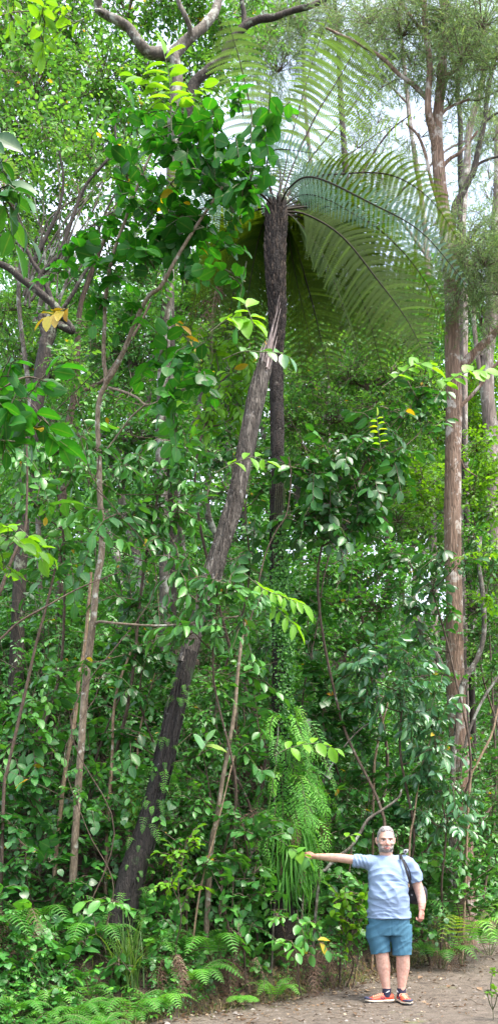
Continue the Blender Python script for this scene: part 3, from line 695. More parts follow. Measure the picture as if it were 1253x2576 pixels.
# epiphytic ferns hanging on the trunk
hf = empty('hanging_fern', P(735, 1800, 10.6), 'thick curtain of pale green ferns hanging from the tree fern trunk above the hand', 'fern')
for i in range(99):
    t = rng.uniform(0, 1) ** .9; py = 1780 + 400 * t
    a = rng.normal(-.75, .8); o = np.array([math.cos(a), math.sin(a), 0]); b = P(714, py, 10.72) + o * .09
    bulge = .25 + .75 * math.sin(math.pi * min(1, .12 + t * .80)) 
    l = rng.uniform(.20, .52) * (.6 + .5 * bulge); out = o * rng.uniform(.10, .52) * bulge + rng.normal(0, .035, 3)
    up_ = rng.uniform(.0, .35)
    pts = [b, b + out * .5 + [0, 0, l * up_], b + out * .9 - [0, 0, l * .2], b + out * 1.1 + rng.normal(0, .02, 3) - [0, 0, l * .6], b + out * 1.15 + rng.normal(0, .03, 3) - [0, 0, l]]
    f = MB(); sd = np.cross(o, [0, 0, 1.]) + rng.normal(0, .5, 3)
    frond(f, pts, sd, rng.uniform(.06, .105), int(rng.uniform(20, 30)), rng.uniform(.008, .013), 2, rng.uniform(.2, .7), 0, 1, .0025, .12, rng.uniform(.2, 1.1) , .35, (.25, .6), simple=True, gap=.08, jit=.14)
    f.build('frond', [G_FERN if i % 14 else D_FROND, B_RACH], hf)
sf = empty('strap_fern', P(735, 2130, 10.6), 'dark strap-leaved fern hanging below the hand on the tree fern trunk', 'fern')
f = MB(); 
for i in range(300):
    py = rng.uniform(2080, 2230); a = rng.normal(-.95, .8); o = np.array([math.cos(a), math.sin(a), 0]); b = P(716, py, 10.72) + o * .11
    l = rng.uniform(.14, .44); out = o * rng.uniform(.05, .27); sw = rng.normal(0, .04, 3)
    c = smooth_path([b, b + out * .8 + [0, 0, l * .05], b + out * 1.1 - [0, 0, l * .45], b + out * 1.1 + sw - [0, 0, l]], 7)
    s = unit(np.cross(o, [0, 0, 1.]) + rng.normal(0, .5, 3)); w = rng.uniform(.006, .012) * np.array([.5, 1, 1, .95, .8, .5, .08])
    V = np.stack([c - s * w[:, None], c + s * w[:, None]], 1).reshape(-1, 3)
    f.add(V, [(2 * k, 2 * k + 1, 2 * k + 3, 2 * k + 2) for k in range(6)], np.array([rng.uniform(0, 1), .5, .6]), 0, True)
f.build('foliage', G_FERN, sf)

# ================================================================== leaning dead trunk
lean = [(268, 2420, 9.55), (300, 2345, 9.6), (335, 2200, 9.66), (385, 2030, 9.74), (420, 1880, 9.82), (462, 1700, 9.9), (505, 1540, 9.98), (552, 1390, 10.05), (597, 1230, 10.13), (632, 1060, 10.2), (655, 960, 10.24), (671, 880, 10.27)]
lr = np.array([.165, .138, .118, .10, .091, .084, .082, .084, .088, .088, .078, .045])
lt = empty('leaning_trunk', P(290, 2370, 9.6), 'leaning dead trunk with black base and splintered top, crossing the tree fern', 'dead tree')
pts = smooth_path([P(*p) for p in lean], 120)
sp = 58
mb = MB(); tube(mb, pts[sp - 2:], np.interp(np.linspace((sp - 2) / 119, 1, 60), np.linspace(0, 1, 12), lr), 28, 0, .07, flute=.035); 
for i in range(240):   # ridges of weathered bark
    t0 = int(rng.uniform(sp, 112)); ln = int(rng.uniform(4, 14)); a = rng.uniform(0, 6.28)
    seg_ = pts[t0:min(119, t0 + ln)]; r = np.interp(t0 / 119., np.linspace(0, 1, 12), lr)
    o = np.array([math.cos(a), math.sin(a), 0]); wob = np.cumsum(rng.normal(0, .003, (len(seg_), 3)), 0)
    if len(seg_) > 3: tube(mb, seg_ + o * r * .99 + wob, (.003, rng.uniform(.006, .012), .003), 5, 0, .1)
mb.build('trunk', B_LEAN, lt)
mb = MB(); tube(mb, pts[:sp + 1], np.interp(np.linspace(0, sp / 119, 60), np.linspace(0, 1, 12), lr), 28, 0, .09, flute=.05)
for i in range(160):
    t0 = int(rng.uniform(0, sp - 6)); ln = int(rng.uniform(4, 12)); a = rng.uniform(0, 6.28)
    seg_ = pts[t0:t0 + ln]; r = np.interp(t0 / 119., np.linspace(0, 1, 12), lr)
    o = np.array([math.cos(a), math.sin(a), 0]); wob = np.cumsum(rng.normal(0, .004, (len(seg_), 3)), 0)
    if len(seg_) > 3: tube(mb, seg_ + o * r * .99 + wob, (.003, rng.uniform(.007, .015), .003), 5, 0, .1)
for i in range(9):
    a = i * .7 + rng.uniform(0, .4); o = np.array([math.cos(a), math.sin(a) * .8, 0]); q = pts[6] + o * .13
    e = pts[0] + o * rng.uniform(.3, .5); e[2] = hgt(e[0], e[1]) - .05
    tube(mb, smooth_path([q, (q + e) / 2 + o * .03, e], 8), (.05, .03), 7, 0, .12)
mb.build('lower_trunk', B_WET, lt, label='wet black lower trunk')
mb = MB()
for (x0, x1, y1, w) in ((668, 703, 742, .007), (662, 696, 790, .007), (676, 706, 775, .010), (680, 700, 800, .012), (672, 705, 760, .008), (684, 700, 815, .012), (658, 690, 810, .006), (660, 672, 850, .012), (690, 698, 845, .010), (682, 692, 830, .014), (668, 688, 800, .010), (655, 664, 862, .012), (664, 682, 838, .016), (676, 686, 826, .014)):
    a = P(x0 * .6 + 262, 925 + rng.uniform(-25, 20), 10.2 + rng.uniform(-.04, .04)); b = P(x1, y1, 10.2 + rng.uniform(-.05, .06)); m = a * .45 + b * .55 + rng.normal(0, .008, 3)
    tube(mb, smooth_path([a, m, b], 9), (w * .9, w, w * .55, .0015), 5, 0, .25, flat=.7)
mb.build('splintered_top', B_SPLINT, lt, label='pale splinters of the broken top')
# ferns creeping on its base
lf = empty('creeping_fern', P(360, 2260, 9.5), 'small dark ferns creeping up the black base of the leaning trunk', 'fern')
for i in range(90):
    t = rng.uniform(0, .46); p = pts[int(t * 119)]; r = np.interp(t, np.linspace(0, 1, 12), lr)
    a = rng.normal(-1.1, .9); o = np.array([math.cos(a), math.sin(a), 0]); b = p + o * r * .97; l = rng.uniform(.05, .17)
    f = MB(); frond(f, [b, b + o * l * .5 + [0, 0, l * .25], b + o * l * .8 - [0, 0, l * .15], b + o * l * .9 - [0, 0, l * .6]], np.cross(o, [0, 0, 1.]) + rng.normal(0, .3, 3), l * .24, 10, .006, 2, .2, 0, 1, .002, .08, rng.uniform(0, .8), .3, (.3, .6), simple=True)
    f.build('frond', [G_FERN, B_RACH], lf)
# ================================================================== leaf kinds
S_CAN = dict(L=.09, W=.62, n=6, tw=.36, tpl='mid', rnd=.6, yellow=.005, rise=.2, tr=.005)
S_CANs = dict(L=.085, W=.6, n=6, tw=.30, tpl='lo', rnd=.7, yellow=.004, rise=.2, tr=.005)
S_FAR = dict(L=.16, W=.6, n=6, tw=.40, tpl='lo', rnd=.8, yellow=.004, rise=.2, twigs=False)
S_ROUND = dict(L=.135, W=.74, n=7, tw=.44, tpl='wide', rnd=.55, up=.8, rise=.1, tr=.006, yellow=.003)
S_GLOSS = dict(L=.135, W=.58, n=6, tw=.40, tpl='hi', rnd=.45, up=.9, rise=.15, tr=.005, yellow=.004, hang=.2)
S_LONG = dict(L=.145, W=.42, n=6, tw=.34, tpl='hi', rnd=.5, up=.6, rise=.1, tr=.005, yellow=.005, hang=.45)
S_MED = dict(L=.082, W=.56, n=7, tw=.32, tpl='mid', rnd=.5, rise=.25, tr=.004, yellow=.003)
S_SMALL = dict(L=.07, W=.6, n=8, tw=.26, tpl='lo', rnd=.6, rise=.3, tr=.003, yellow=.004)
S_HEART = dict(L=.09, W=.95, n=5, tw=.30, tpl='heart', rnd=.4, up=1.1, rise=.4, tr=.004, yellow=.003)
def G(px, Y):
    x = (px - 626.5) * Y / F; return np.array([x, Y, float(hgt(x, Y))])
def poly(pts): return [P(*p) for p in pts]

# ---------------- canopy tree, upper left, with its forked grey limbs
ct = empty('canopy_tree', G(415, 14.5), 'broad canopy tree whose forked grey limb crosses the bright leaves near the top', 'tree')
mb = MB()
tube(mb, smooth_path(rooted(poly([(400, 1850, 14.5), (415, 1500, 14.4), (405, 1100, 14.3), (425, 700, 14.2), (432, 420, 14.1), (438, 285, 14), (446, 200, 14), (436, 135, 14)])), 70), (.10, .09, .08, .08, .08, .08), 10, 0, .08)
tube(mb, smooth_path(poly([(436, 138, 14), (405, 132, 13.9), (375, 130, 13.8), (350, 105, 13.7), (325, 70, 13.7), (290, 48, 13.6), (262, 34, 13.6), (246, 18, 13.6), (248, -30, 13.5), (230, -90, 13.5)]), 50), (.085, .075, .065, .055, .05), 9, 0, .1)
tube(mb, smooth_path(poly([(436, 140, 14), (462, 112, 14.1), (480, 92, 14.1), (515, 62, 14.2), (540, 30, 14.3), (552, -10, 14.4), (575, -80, 14.5)]), 40), (.085, .075, .065, .055), 9, 0, .1)
tube(mb, smooth_path(poly([(470, 105, 14.1), (478, 75, 14), (466, 40, 13.9), (450, 5, 13.9), (440, -50, 13.8)]), 24), (.04, .035, .03), 7, 0, .1)
tube(mb, smooth_path(poly([(262, 34, 13.6), (252, 28, 13.5), (240, 26, 13.5)]), 8), (.035, .02), 6, 0, .1)
mb.build('trunk', B_LICHEN, ct)
cb = MB()
for (x, y, Y, r, cv) in ((60, 60, 14.5, 120, 2.3), (190, 90, 15, 120, 2.2), (320, 20, 15.5, 110, 2.), (90, 200, 14, 120, 2.6), (240, 210, 14.5, 115, 2.4), (360, 190, 15.5, 100, 2.4), (500, 40, 16, 90, 2.2), (560, 130, 16.5, 85, 2.2), (40, 330, 14, 110, 2.8), (160, 320, 13.8, 105, 2.6), (300, 330, 14.8, 100, 2.6), (480, 200, 16, 90, 2.4), (-20, 180, 15, 120, 2.6), (420, 300, 15.5, 90, 2.3), (140, -30, 15, 120, 2), (420, -40, 15.5, 110, 2), (0, -40, 15, 120, 2), (610, 20, 17, 70, 1.8), (90, 500, 15, 85, 1.8), (200, 460, 15, 80, 1.6), (20, 560, 15, 80, 1.8), (120, 620, 15.5, 80, 1.8)):
    clump(cb, P(x, y, Y), r * Y / F, S_CAN, cv * .85, flat=.8)
cb.build('crown', [G_CANOPY, TWIG_B], ct)

# dark limb sweeping up right from behind the round leaves
dl = empty('dark_limbed_tree', G(470, 15.5), 'tree with a dark crooked limb rising to the upper edge beside the pale fern frond', 'tree')
mb = MB(); tube(mb, smooth_path(rooted(poly([(420, 1750, 15.5), (432, 1200, 15.4), (425, 700, 15.2), (445, 420, 15.1), (470, 280, 15), (487, 214, 15), (505, 195, 15), (530, 172, 15), (558, 150, 15), (575, 118, 15), (596, 88, 15), (622, 62, 15), (650, 48, 15), (690, 42, 15), (735, 28, 15), (790, 12, 15), (850, -20, 15)])), 90), (.12, .10, .08, .075, .07, .06, .045, .035), 9, 0, .12)
tube(mb, smooth_path(poly([(612, 75, 15), (614, 40, 15), (608, 0, 15), (612, -40, 15)]), 16), (.045, .03), 7, 0, .1)
mb.build('trunk', B_DARK, dl)
cb = MB()
for c in ((640, -20, 15.5, 60, 1.5), (760, -30, 15.5, 50, 1.4), (560, 60, 15.8, 50, 1.6), (470, 330, 15.6, 80, 2.), (660, 110, 16.5, 60, 1.2)): clump(cb, P(*c[:3]), c[3] * c[2] / F, S_CANs, c[4])
cb.build('crown', [G_CANOPY, TWIG_B], dl)

# ---------------- tangle of crooked stems on the left
def stems(name, label, cat, lines, mat, Y, crown=None, spec=None, lmat=None, group=None, base=None):
    root = empty(name, base if base is not None else G(lines[0][0][0][0], Y), label, cat, group)
    mb = MB()
    for li, (pts, rad) in enumerate(lines): tube(mb, smooth_path((rooted if li == 0 else list)([P(p[0], p[1], p[2] if len(p) > 2 else Y) for p in pts]), 9 * len(pts)), [r * Y / F / 2 for r in rad], 9, 0, .12)
    mb.build('trunk', mat, root)
    if crown:
        cb = MB()
        for c in crown: clump(cb, P(c[0], c[1], c[2]), c[3] * c[2] / F, spec, c[4])
        cb.build('crown', [lmat, TWIG_B], root)
    return root
stems('gnarled_tree', 'gnarled dark tree with a burl where its limb bends, left of the pale sapling', 'tree',
  [([(60, 1300), (88, 1050), (112, 900), (120, 860), (130, 815)], (40, 36, 34, 34)),
   ([(125, 830), (150, 795), (140, 770), (95, 730), (55, 700), (20, 672), (-40, 650)], (26, 22, 18, 14)),
   ([(118, 845), (108, 800), (140, 812), (182, 832), (165, 805), (148, 790)], (24, 20, 17, 12)),
   ([(140, 775), (110, 700), (85, 660), (62, 620), (20, 600), (-30, 585)], (13, 11, 8)),
   ([(150, 790), (180, 745), (205, 700), (240, 640), (255, 560), (300, 470)], (11, 9, 6, 4)),
   ([(95, 730), (105, 690), (150, 640), (180, 560), (215, 470), (285, 380), (290, 300)], (15, 12, 10, 7, 5)),
   ([(60, 655), (50, 600), (52, 560), (30, 500), (20, 430)], (13, 12, 9, 6)),
   ([(85, 660), (115, 600), (150, 520), (160, 450), (150, 380)], (12, 10, 7, 5))],
  B_DARK, 12.2, crown=[(120, 330, 12.5, 80, 1.6), (30, 430, 12.3, 70, 1.6), (230, 380, 12.4, 80, 1.7), (60, 560, 12.5, 60, .8), (320, 430, 12.6, 70, 1.4), (180, 900, 11.8, 60, 1.1)], spec=S_MED, lmat=G_CANOPY)
tang = []
for i in range(16):
    x0 = rng.uniform(60, 150); y0 = rng.uniform(640, 860); x1 = rng.uniform(0, 420); y1 = rng.uniform(330, 520)
    tang.append(([(x0, y0), (x0 * .7 + x1 * .3 + rng.normal(0, 14), y0 * .6 + y1 * .4), (x0 * .35 + x1 * .65 + rng.normal(0, 18), y0 * .3 + y1 * .7), (x1, y1)], (rng.uniform(4, 9), 4, 2)))
stems('twiggy_tree', 'many-stemmed twiggy tree of crooked brown branches behind the gnarled dark one', 'tree',
  [([(95, 1250, 13), (75, 1000, 13), (52, 800, 13), (50, 700, 13), (60, 600, 13)], (14, 12, 9))] + tang, B_LICHEN, 13.,
  crown=[(200, 480, 13.3, 90, 1.4), (350, 540, 13.5, 80, 1.6), (90, 620, 13.6, 80, 1.2), (280, 640, 13.6, 80, 1.5), (30, 760, 13.6, 70, 1.5)], spec=S_CANs, lmat=G_CANOPY)
stems('lichened_tree', 'grey lichened tree standing upright behind the round dark leaves', 'tree',
  [([(155, 1420), (165, 1150), (190, 980), (197, 850), (205, 760), (245, 650), (272, 580), (300, 500), (340, 430)], (24, 20, 17, 13, 10, 7)),
   ([(195, 990), (230, 975), (262, 955), (300, 900), (345, 830), (380, 760)], (10, 9, 7, 5))], B_BROWN, 13.4,
  crown=[(330, 420, 13.6, 80, 1.6), (200, 700, 13.8, 80, 1.2), (380, 700, 13.8, 80, 1.8), (130, 820, 13, 60, .9), (230, 820, 12.8, 60, 1.2), (200, 1000, 12.8, 70, 1.4), (130, 1120, 12.6, 70, 1.4), (290, 1010, 12.6, 60, 1.3)], spec=S_MED, lmat=G_MID)

# ---------------- the tall pale sapling with dark round leaves
sp_ = empty('tall_sapling', G(185, 9.7), 'tallest pale sapling on the bank, its round dark leaves covering the upper middle', 'sapling')
mb = MB()
tube(mb, smooth_path(poly([(183, 2235, 9.7), (188, 2130, 9.7), (196, 2000, 9.7), (205, 1880, 9.7), (214, 1750, 9.7), (226, 1640, 9.65), (236, 1560, 9.6), (243, 1470, 9.6), (256, 1400, 9.6), (258, 1330, 9.6), (252, 1250, 9.6), (250, 1150, 9.6), (246, 1060, 9.55), (252, 1000, 9.5), (268, 960, 9.45), (262, 900, 9.4), (264, 820, 9.3), (268, 740, 9.3), (282, 650, 9.2), (310, 570, 9.1), (335, 500, 9), (365, 420, 9), (392, 365, 9)]), 140), (.040, .037, .036, .033, .029, .024, .021, .018, .014, .009), 10, 0, .07)
tube(mb, smooth_path(poly([(268, 962, 9.45), (290, 930, 9.4), (318, 870, 9.3), (345, 800, 9.2), (375, 745, 9.1), (405, 720, 9), (450, 640, 8.9), (500, 560, 8.8), (560, 470, 8.7)]), 50), (.028, .022, .018, .012), 8, 0, .07)
tube(mb, smooth_path(poly([(274, 975, 9.4), (310, 985, 9.3), (345, 1000, 9.2), (368, 1018, 9.1), (400, 1010, 9.1), (450, 985, 9), (520, 950, 8.9)]), 40), (.012, .010, .006), 6, 0, .07)
tube(mb, smooth_path(poly([(366, 1018, 9.1), (330, 1050, 9.2), (300, 1090, 9.3), (270, 1130, 9.3)]), 20), (.009, .006), 6, 0, .07)
tube(mb, smooth_path(poly([(240, 1570, 9.6), (252, 1564, 9.5), (275, 1566, 9.4), (330, 1571, 9.4), (400, 1574, 9.3), (480, 1568, 9.3), (600, 1550, 9.2)]), 40), (.016, .013, .008), 6, 0, .07)
mb.build('trunk', B_PALE, sp_)
cb = MB()
for c in ((350, 300, 8.9, 55, 1.5), (420, 330, 8.8, 65, 1.0), (480, 300, 8.7, 60, 1.0), (550, 300, 8.6, 50, 1.0), (600, 250, 8.6, 32, 1.5), (690, 285, 8.5, 38, 1.0), (640, 330, 8.6, 45, 1.0), (500, 380, 8.8, 75, 1.3), (590, 400, 8.7, 60, 1.1), (635, 430, 8.6, 34, .8), (430, 440, 8.9, 75, 1.3), (540, 480, 8.8, 75, 1.3), (590, 530, 8.7, 45, 1.1), (380, 520, 9, 65, 1.7), (470, 560, 8.9, 65, 1.7), (330, 600, 9.1, 60, 1.5), (560, 610, 8.9, 50, 1.2), (300, 680, 9.2, 60, 1.5), (200, 600, 9.3, 50, 1.1), (390, 660, 9.1, 55, 1.4), (250, 760, 9.3, 60, 1.5), (470, 700, 9, 50, 1.1), (330, 780, 9.2, 55, 1.1), (520, 950, 8.9, 60, 1.4), (420, 1010, 9.1, 70, 1.5), (480, 880, 9, 60, 1.2), (390, 900, 9.2, 60, 1.3), (300, 450, 9.1, 60, 1.3), (250, 560, 9.2, 55, 1.1), (420, 600, 9.0, 70, 1.3), (520, 560, 8.8, 60, 1.1), (610, 480, 8.7, 50, .9), (450, 520, 8.9, 70, 1.2), (300, 530, 9.1, 60, 1.3), (160, 660, 9.3, 50, 1.), (600, 700, 8.9, 35, .7), (560, 350, 8.7, 50, 1.4)):
    clump(cb, P(*c[:3]), c[3] * c[2] / F, S_ROUND, c[4], shell=.1)
cb.build('crown', [G_ROUND, TWIG], sp_)

# leafy sprays that stand out singly --------------------------------------------
def spray(name, label, line, n, L_, W, mat, Y, tint=.6, tpl='hi', r=.006, cat='branch', hang=.15, group=None, both=True, tw=TWIG):
    """one branch end: a stalk and its separate leaves"""
    pts = smooth_path([P(p[0], p[1], p[2] if len(p) > 2 else Y) for p in line], 30)
    root = empty(name, pts[0], label, cat, group)
    a = MB(); tube(a, pts, (r, r * .5), 6, 0, .05); a.build('stalk', tw, root)
    b = MB(); T = unit(np.gradient(pts, axis=0))
    for i in range(n):
        t = .2 + .8 * (i + .5) / n; k = min(29, int(t * 29)); s = 1 if i % 2 else -1
        if i == n - 1: s = 0
        sd = unit(np.cross(T[k], [0, -.75, .7])) * s
        d = sd * .95 + T[k] * (.5 if s else 1) + rng.normal(0, .16, 3) - [0, 0, hang]
        nn = np.array([0, -.45, 1.]) + rng.normal(0, .28, 3)
        put_leaves(b, pts[k][None], d[None], nn[None], L_ * rng.uniform(.75, 1.15), W, [np.clip(rng.normal(tint, .12), 0, 1.6) if tint <= 1 else rng.uniform(1.3, 1.6)], tpl)
    b.build('foliage', mat, root); return root
spray('young_shoot', 'bright yellow-green young shoot above the dark round leaves', [(432, 330), (430, 250), (426, 190), (412, 130)], 13, .20, .62, G_LIGHT, 8.4, .8)
spray('young_shoot', 'lime leafy twig pointing towards the pale fern frond, beside the young shoot', [(430, 300), (455, 262), (485, 240), (520, 215)], 11, .17, .66, G_LIGHT, 8.4, .7)
spray('young_shoot', 'lime twig hanging out leftwards from the same height as the young shoot', [(430, 290), (400, 240), (370, 205), (330, 190)], 9, .18, .55, G_LIGHT, 8.5, .6)
spray('hanging_twig', 'lime twig of large leaves beside the splintered top of the dead trunk', [(530, 835), (570, 805), (610, 800), (645, 815)], 8, .18, .6, G_LIGHT, 8.6, .75, hang=.35)
spray('hanging_twig', 'short lime twig above the splintered top', [(640, 830), (628, 790), (612, 760)], 5, .17, .6, G_LIGHT, 8.6, .7, hang=.3)
spray('crossing_twig', 'thin twig with pale grey-green leaves crossing the broken trunk just below its splinters', [(560, 905), (610, 885), (660, 886), (700, 888), (735, 902)], 7, .14, .62, G_BLUE, 9.0, .9)
spray('crossing_twig', 'lime twig crossing the middle of the leaning trunk', [(540, 1190), (590, 1165), (640, 1150), (680, 1165)], 7, .17, .5, G_LIGHT, 9.0, .7)
spray('lime_twig', 'lime leaves in front of the brown conifer trunk at mid height', [(960, 975), (1010, 940), (1050, 915), (1090, 930)], 11, .17, .62, G_LIGHT, 9.6, .55)
spray('lime_twig', 'leafy lime twig end to the outer side of the brown conifer trunk', [(1090, 1010), (1130, 960), (1180, 935), (1225, 935)], 13, .15, .75, G_LIGHT, 9.6, .65, tpl='wide')
spray('lime_twig', 'upright yellow-green twig tip between the fern trunk and the brown conifer', [(958, 1140), (952, 1090), (946, 1040)], 11, .10, .5, G_LIGHT, 10.2, 1.)
spray('lime_twig', 'bright lime spray crossing in front of the tree fern trunk below its middle', [(600, 1430), (660, 1480), (710, 1500), (765, 1520)], 15, .19, .42, G_LIGHT, 9.6, .6, hang=.4)
spray('lime_twig', 'lime spray drooping just under the bright one on the fern trunk', [(640, 1460), (690, 1520), (720, 1555), (750, 1580)], 9, .18, .4, G_LIGHT, 9.6, .6, hang=.5)
spray('lime_twig', 'lone lime twig over the top of the hanging fern curtain', [(690, 1900), (735, 1880), (800, 1870), (850, 1888)], 9, .17, .6, G_LIGHT, 9.5, .8)
spray('pale_leaf_twig', 'twig with one large pale leaf beside the lower leaning trunk', [(500, 1900), (515, 1880), (522, 1862)], 3, .19, .55, G_BLUE, 9.3, .9, tpl='wide')
spray('yellow_twig', 'cluster of large yellow leaves beside the burl of the gnarled tree', [(190, 760), (165, 778), (140, 790), (112, 800)], 8, .17, .62, G_MID, 9.3, 1.5)
spray('yellow_leaf', 'long yellow leaf hanging above the middle of the bank, farther from the trunk top', [(418, 802), (440, 812), (462, 824)], 3, .15, .4, G_MID, 9.2, 1.5, cat='leaf')
spray('yellow_leaf', 'deep yellow curled leaf hanging lowest of the yellow pair', [(455, 838), (470, 850), (480, 864)], 2, .20, .4, G_MID, 9.2, 1.5, cat='leaf')
spray('yellow_leaf', 'single oval yellow leaf among the dark round leaves', [(500, 622), (508, 626)], 1, .10, .8, G_MID, 9.1, 1.5, cat='leaf')
spray('yellow_leaf', 'orange-yellow leaf lying low beside the tree fern base', [(795, 2360, 9.9), (806, 2374, 9.9)], 2, .14, .5, G_MID, 9.9, 1.5, cat='leaf')
spray('pale_leaf_twig', 'pair of pale yellow-green leaves just above the man\'s raised arm', [(862, 2112, 10.6), (878, 2103, 10.6), (890, 2100, 10.6)], 3, .12, .7, G_LIGHT, 10.6, .9, cat='twig')
spray('crossing_twig', 'pale round leaves over the man\'s fingertips on the fern trunk', [(700, 2110, 10.2), (735, 2135, 10.15), (762, 2150, 10.1), (780, 2170, 10.1)], 7, .12, .8, G_MID, 10.1, .9, 'heart', .004)
# near branches reaching in at the outer left
def sidebranch(label, line, clumps, spec, mat, r, tint=None):
    root = empty('leafy_branch', P(*line[0]), label, 'branch')
    a = MB(); tube(a, smooth_path([P(*p) for p in line], 24), (r, r * .4), 6, 0, .06); a.build('stalk', TWIG_B, root)
    b = MB()
    for c in clumps: clump(b, P(*c[:3]), c[3] * c[2] / F, spec, c[4], tint=tint)
    b.build('foliage', [mat, TWIG], root)
S_BIG = dict(S_ROUND, L=.19, W=.6, n=5, tw=.34, tpl='hi')
sidebranch('near leafy branch with big dark leaves reaching in beside the gnarled tree top', [(-120, 560, 6.6), (-40, 470, 6.8), (20, 400, 6.9)], [(-10, 350, 6.8, 50, 2.6), (0, 420, 6.8, 55, 2.6), (10, 500, 6.9, 45, 2.2)], S_BIG, G_DARK, .012)
sidebranch('near branch of broad green leaves at the outer edge below the gnarled tree', [(-120, 1080, 6.6), (-30, 1000, 6.8), (60, 950, 7), (120, 960, 7)], [(20, 930, 6.8, 55, 2.), (90, 970, 7, 55, 1.8), (20, 1010, 6.8, 70, 2.4), (90, 1060, 7, 50, 1.6), (0, 1110, 6.9, 50, 2.)], S_BIG, G_ROUND, .012, .5)
sidebranch('near twig of lime leaves low on the outer edge beside thin brown stem', [(-80, 1420, 7.6), (10, 1380, 7.8), (60, 1345, 7.9)], [(20, 1340, 7.8, 45, 1.5), (80, 1350, 7.9, 45, 1.6), (10, 1420, 7.8, 40, 1.2)], dict(S_BIG, L=.17), G_LIGHT, .010, .3)
sidebranch('backlit lime leaves in the topmost outer corner', [(-60, 60, 9), (40, 30, 9.2), (160, 30, 9.4)], [(20, 20, 9, 45, 1.3), (110, 30, 9.3, 50, 1.5), (180, 30, 9.4, 40, 1.2)], dict(S_BIG, W=.5), G_LIGHT, .008, .9)
f = MB(); fr = empty('fern_tip', P(-30, 400, 7.5), 'yellow-green fern tip poking in beside the big dark leaves', 'fern')
frond(f, poly([(-60, 400, 7.5), (-10, 415, 7.5), (38, 445, 7.5)]), (0, .2, 1), .16, 12, .02, 8, .2, 0, 1, .005, .1, 1., .4); f.build('frond', [G_TFERN, B_RACH], fr)

# ---------------- thin saplings and canes
def cane(label, line, w, mat, name='thin_sapling', cat='sapling', crown=None, spec=None, lmat=None, group=None):
    Y = line[0][2]
    root = empty(name, P(*line[0]), label, cat, group)
    mb = MB(); tube(mb, smooth_path(rooted(poly(line)) if 'side branch' not in label and line[0][0] > -20 else poly(line), 8 * len(line)), [v * Y / F / 2 for v in w], 8, 0, .08); mb.build('trunk', mat, root)
    if crown:
        cb = MB()
        for c in crown: clump(cb, P(*c[:3]), c[3] * c[2] / F, spec, c[4])
        cb.build('crown', [lmat, TWIG], root)
cane('slim pinkish sapling just behind the tallest pale one', [(140, 2180, 10.1), (150, 2080, 10.1), (160, 1980, 10.1), (172, 1900, 10.1), (190, 1800, 10.1), (200, 1700, 10.1), (212, 1640, 10.1), (223, 1540, 10.1), (230, 1440, 10.1)], (12, 11, 10, 8), B_TAN, crown=[(240, 1380, 10.1, 60, 1.2), (180, 1420, 10.2, 50, 1.)], spec=S_GLOSS, lmat=G_MID)
cane('short straight sapling between the pale sapling and the leaning trunk', [(270, 2110, 10.3), (276, 2000, 10.3), (283, 1900, 10.3), (286, 1800, 10.3), (300, 1720, 10.3), (330, 1640, 10.3)], (9, 8, 6), B_TAN, crown=[(340, 1630, 10.3, 55, 1.2), (290, 1700, 10.3, 40, .9)], spec=S_GLOSS, lmat=G_DARK)
cane('bare tan pole rising between the leaning trunk and the tree fern', [(530, 2150, 10.2), (545, 2060, 10.2), (560, 1960, 10.2), (575, 1880, 10.2), (590, 1790, 10.2), (598, 1700, 10.2), (608, 1610, 10.2), (616, 1560, 10.2)], (15, 12, 10, 8), B_PALE)
cane('forked thin tan cane in front of the bare tan pole', [(488, 2350, 9.9), (500, 2260, 9.9), (518, 2180, 9.9), (538, 2110, 9.9), (556, 2040, 9.9), (575, 1960, 9.9), (590, 1900, 9.9)], (6, 5, 4, 3), B_TAN)
cane('brown sapling leaning inward at the outer edge of the bank', [(10, 2010, 9.4), (20, 1936, 9.4), (42, 1840, 9.4), (65, 1741, 9.4), (90, 1630, 9.4), (100, 1591, 9.4), (120, 1516, 9.4), (140, 1430, 9.4)], (9, 8, 6), B_BROWN, crown=[(130, 1420, 9.4, 50, 1.2), (80, 1540, 9.4, 40, .8)], spec=S_GLOSS, lmat=G_DARK)
cane('grey stem curving up beside the lime outer leaves', [(-30, 1550, 8.6), (0, 1490, 8.6), (30, 1410, 8.6), (62, 1340, 8.6), (68, 1290, 8.6), (70, 1180, 8.6), (66, 1080, 8.6)], (11, 9, 6, 4), B_BROWN, crown=[(70, 1150, 8.6, 50, 1.), (110, 1250, 8.8, 50, 1.)], spec=S_GLOSS, lmat=G_MID)
cane('grey branch sweeping low from the outer edge towards the pale sapling', [(-40, 1640, 9.0), (0, 1610, 9), (50, 1565, 9), (110, 1530, 9), (200, 1480, 9.1), (300, 1440, 9.2)], (7, 6, 4, 3), B_BROWN)
cane('diagonal bare stick propped behind the man\'s raised arm', [(800, 2230, 10.75), (821, 2186, 10.75), (850, 2155, 10.75), (881, 2131, 10.75), (905, 2095, 10.75), (926, 2061, 10.75), (965, 2035, 10.75), (1001, 2008, 10.75), (1010, 1985, 10.75)], (7, 9, 7, 5), B_LICHEN, 'bare_stick', 'stick')
cane('pale upright cane above the man\'s head', [(938, 2080, 11.6), (941, 1936, 11.6), (946, 1890, 11.6), (956, 1841, 11.6), (966, 1800, 11.6), (974, 1771, 11.6), (960, 1752, 11.6), (930, 1745, 11.6)], (7, 6, 5, 3), B_TAN)
cane('crooked pale tree wrapping the conifer trunk foot', [(1135, 2060, 13.2), (1140, 1900, 13.2), (1150, 1830, 13.2), (1156, 1765, 13.2), (1166, 1716, 13.2), (1201, 1651, 13.2), (1216, 1590, 13.2), (1213, 1491, 13.2), (1204, 1421, 13.2), (1208, 1350, 13.2)], (13, 14, 14, 13, 9), B_LICHEN, crown=[(1215, 1380, 13, 50, .9), (1225, 1500, 13, 40, .7)], spec=S_MED, lmat=G_LIGHT)
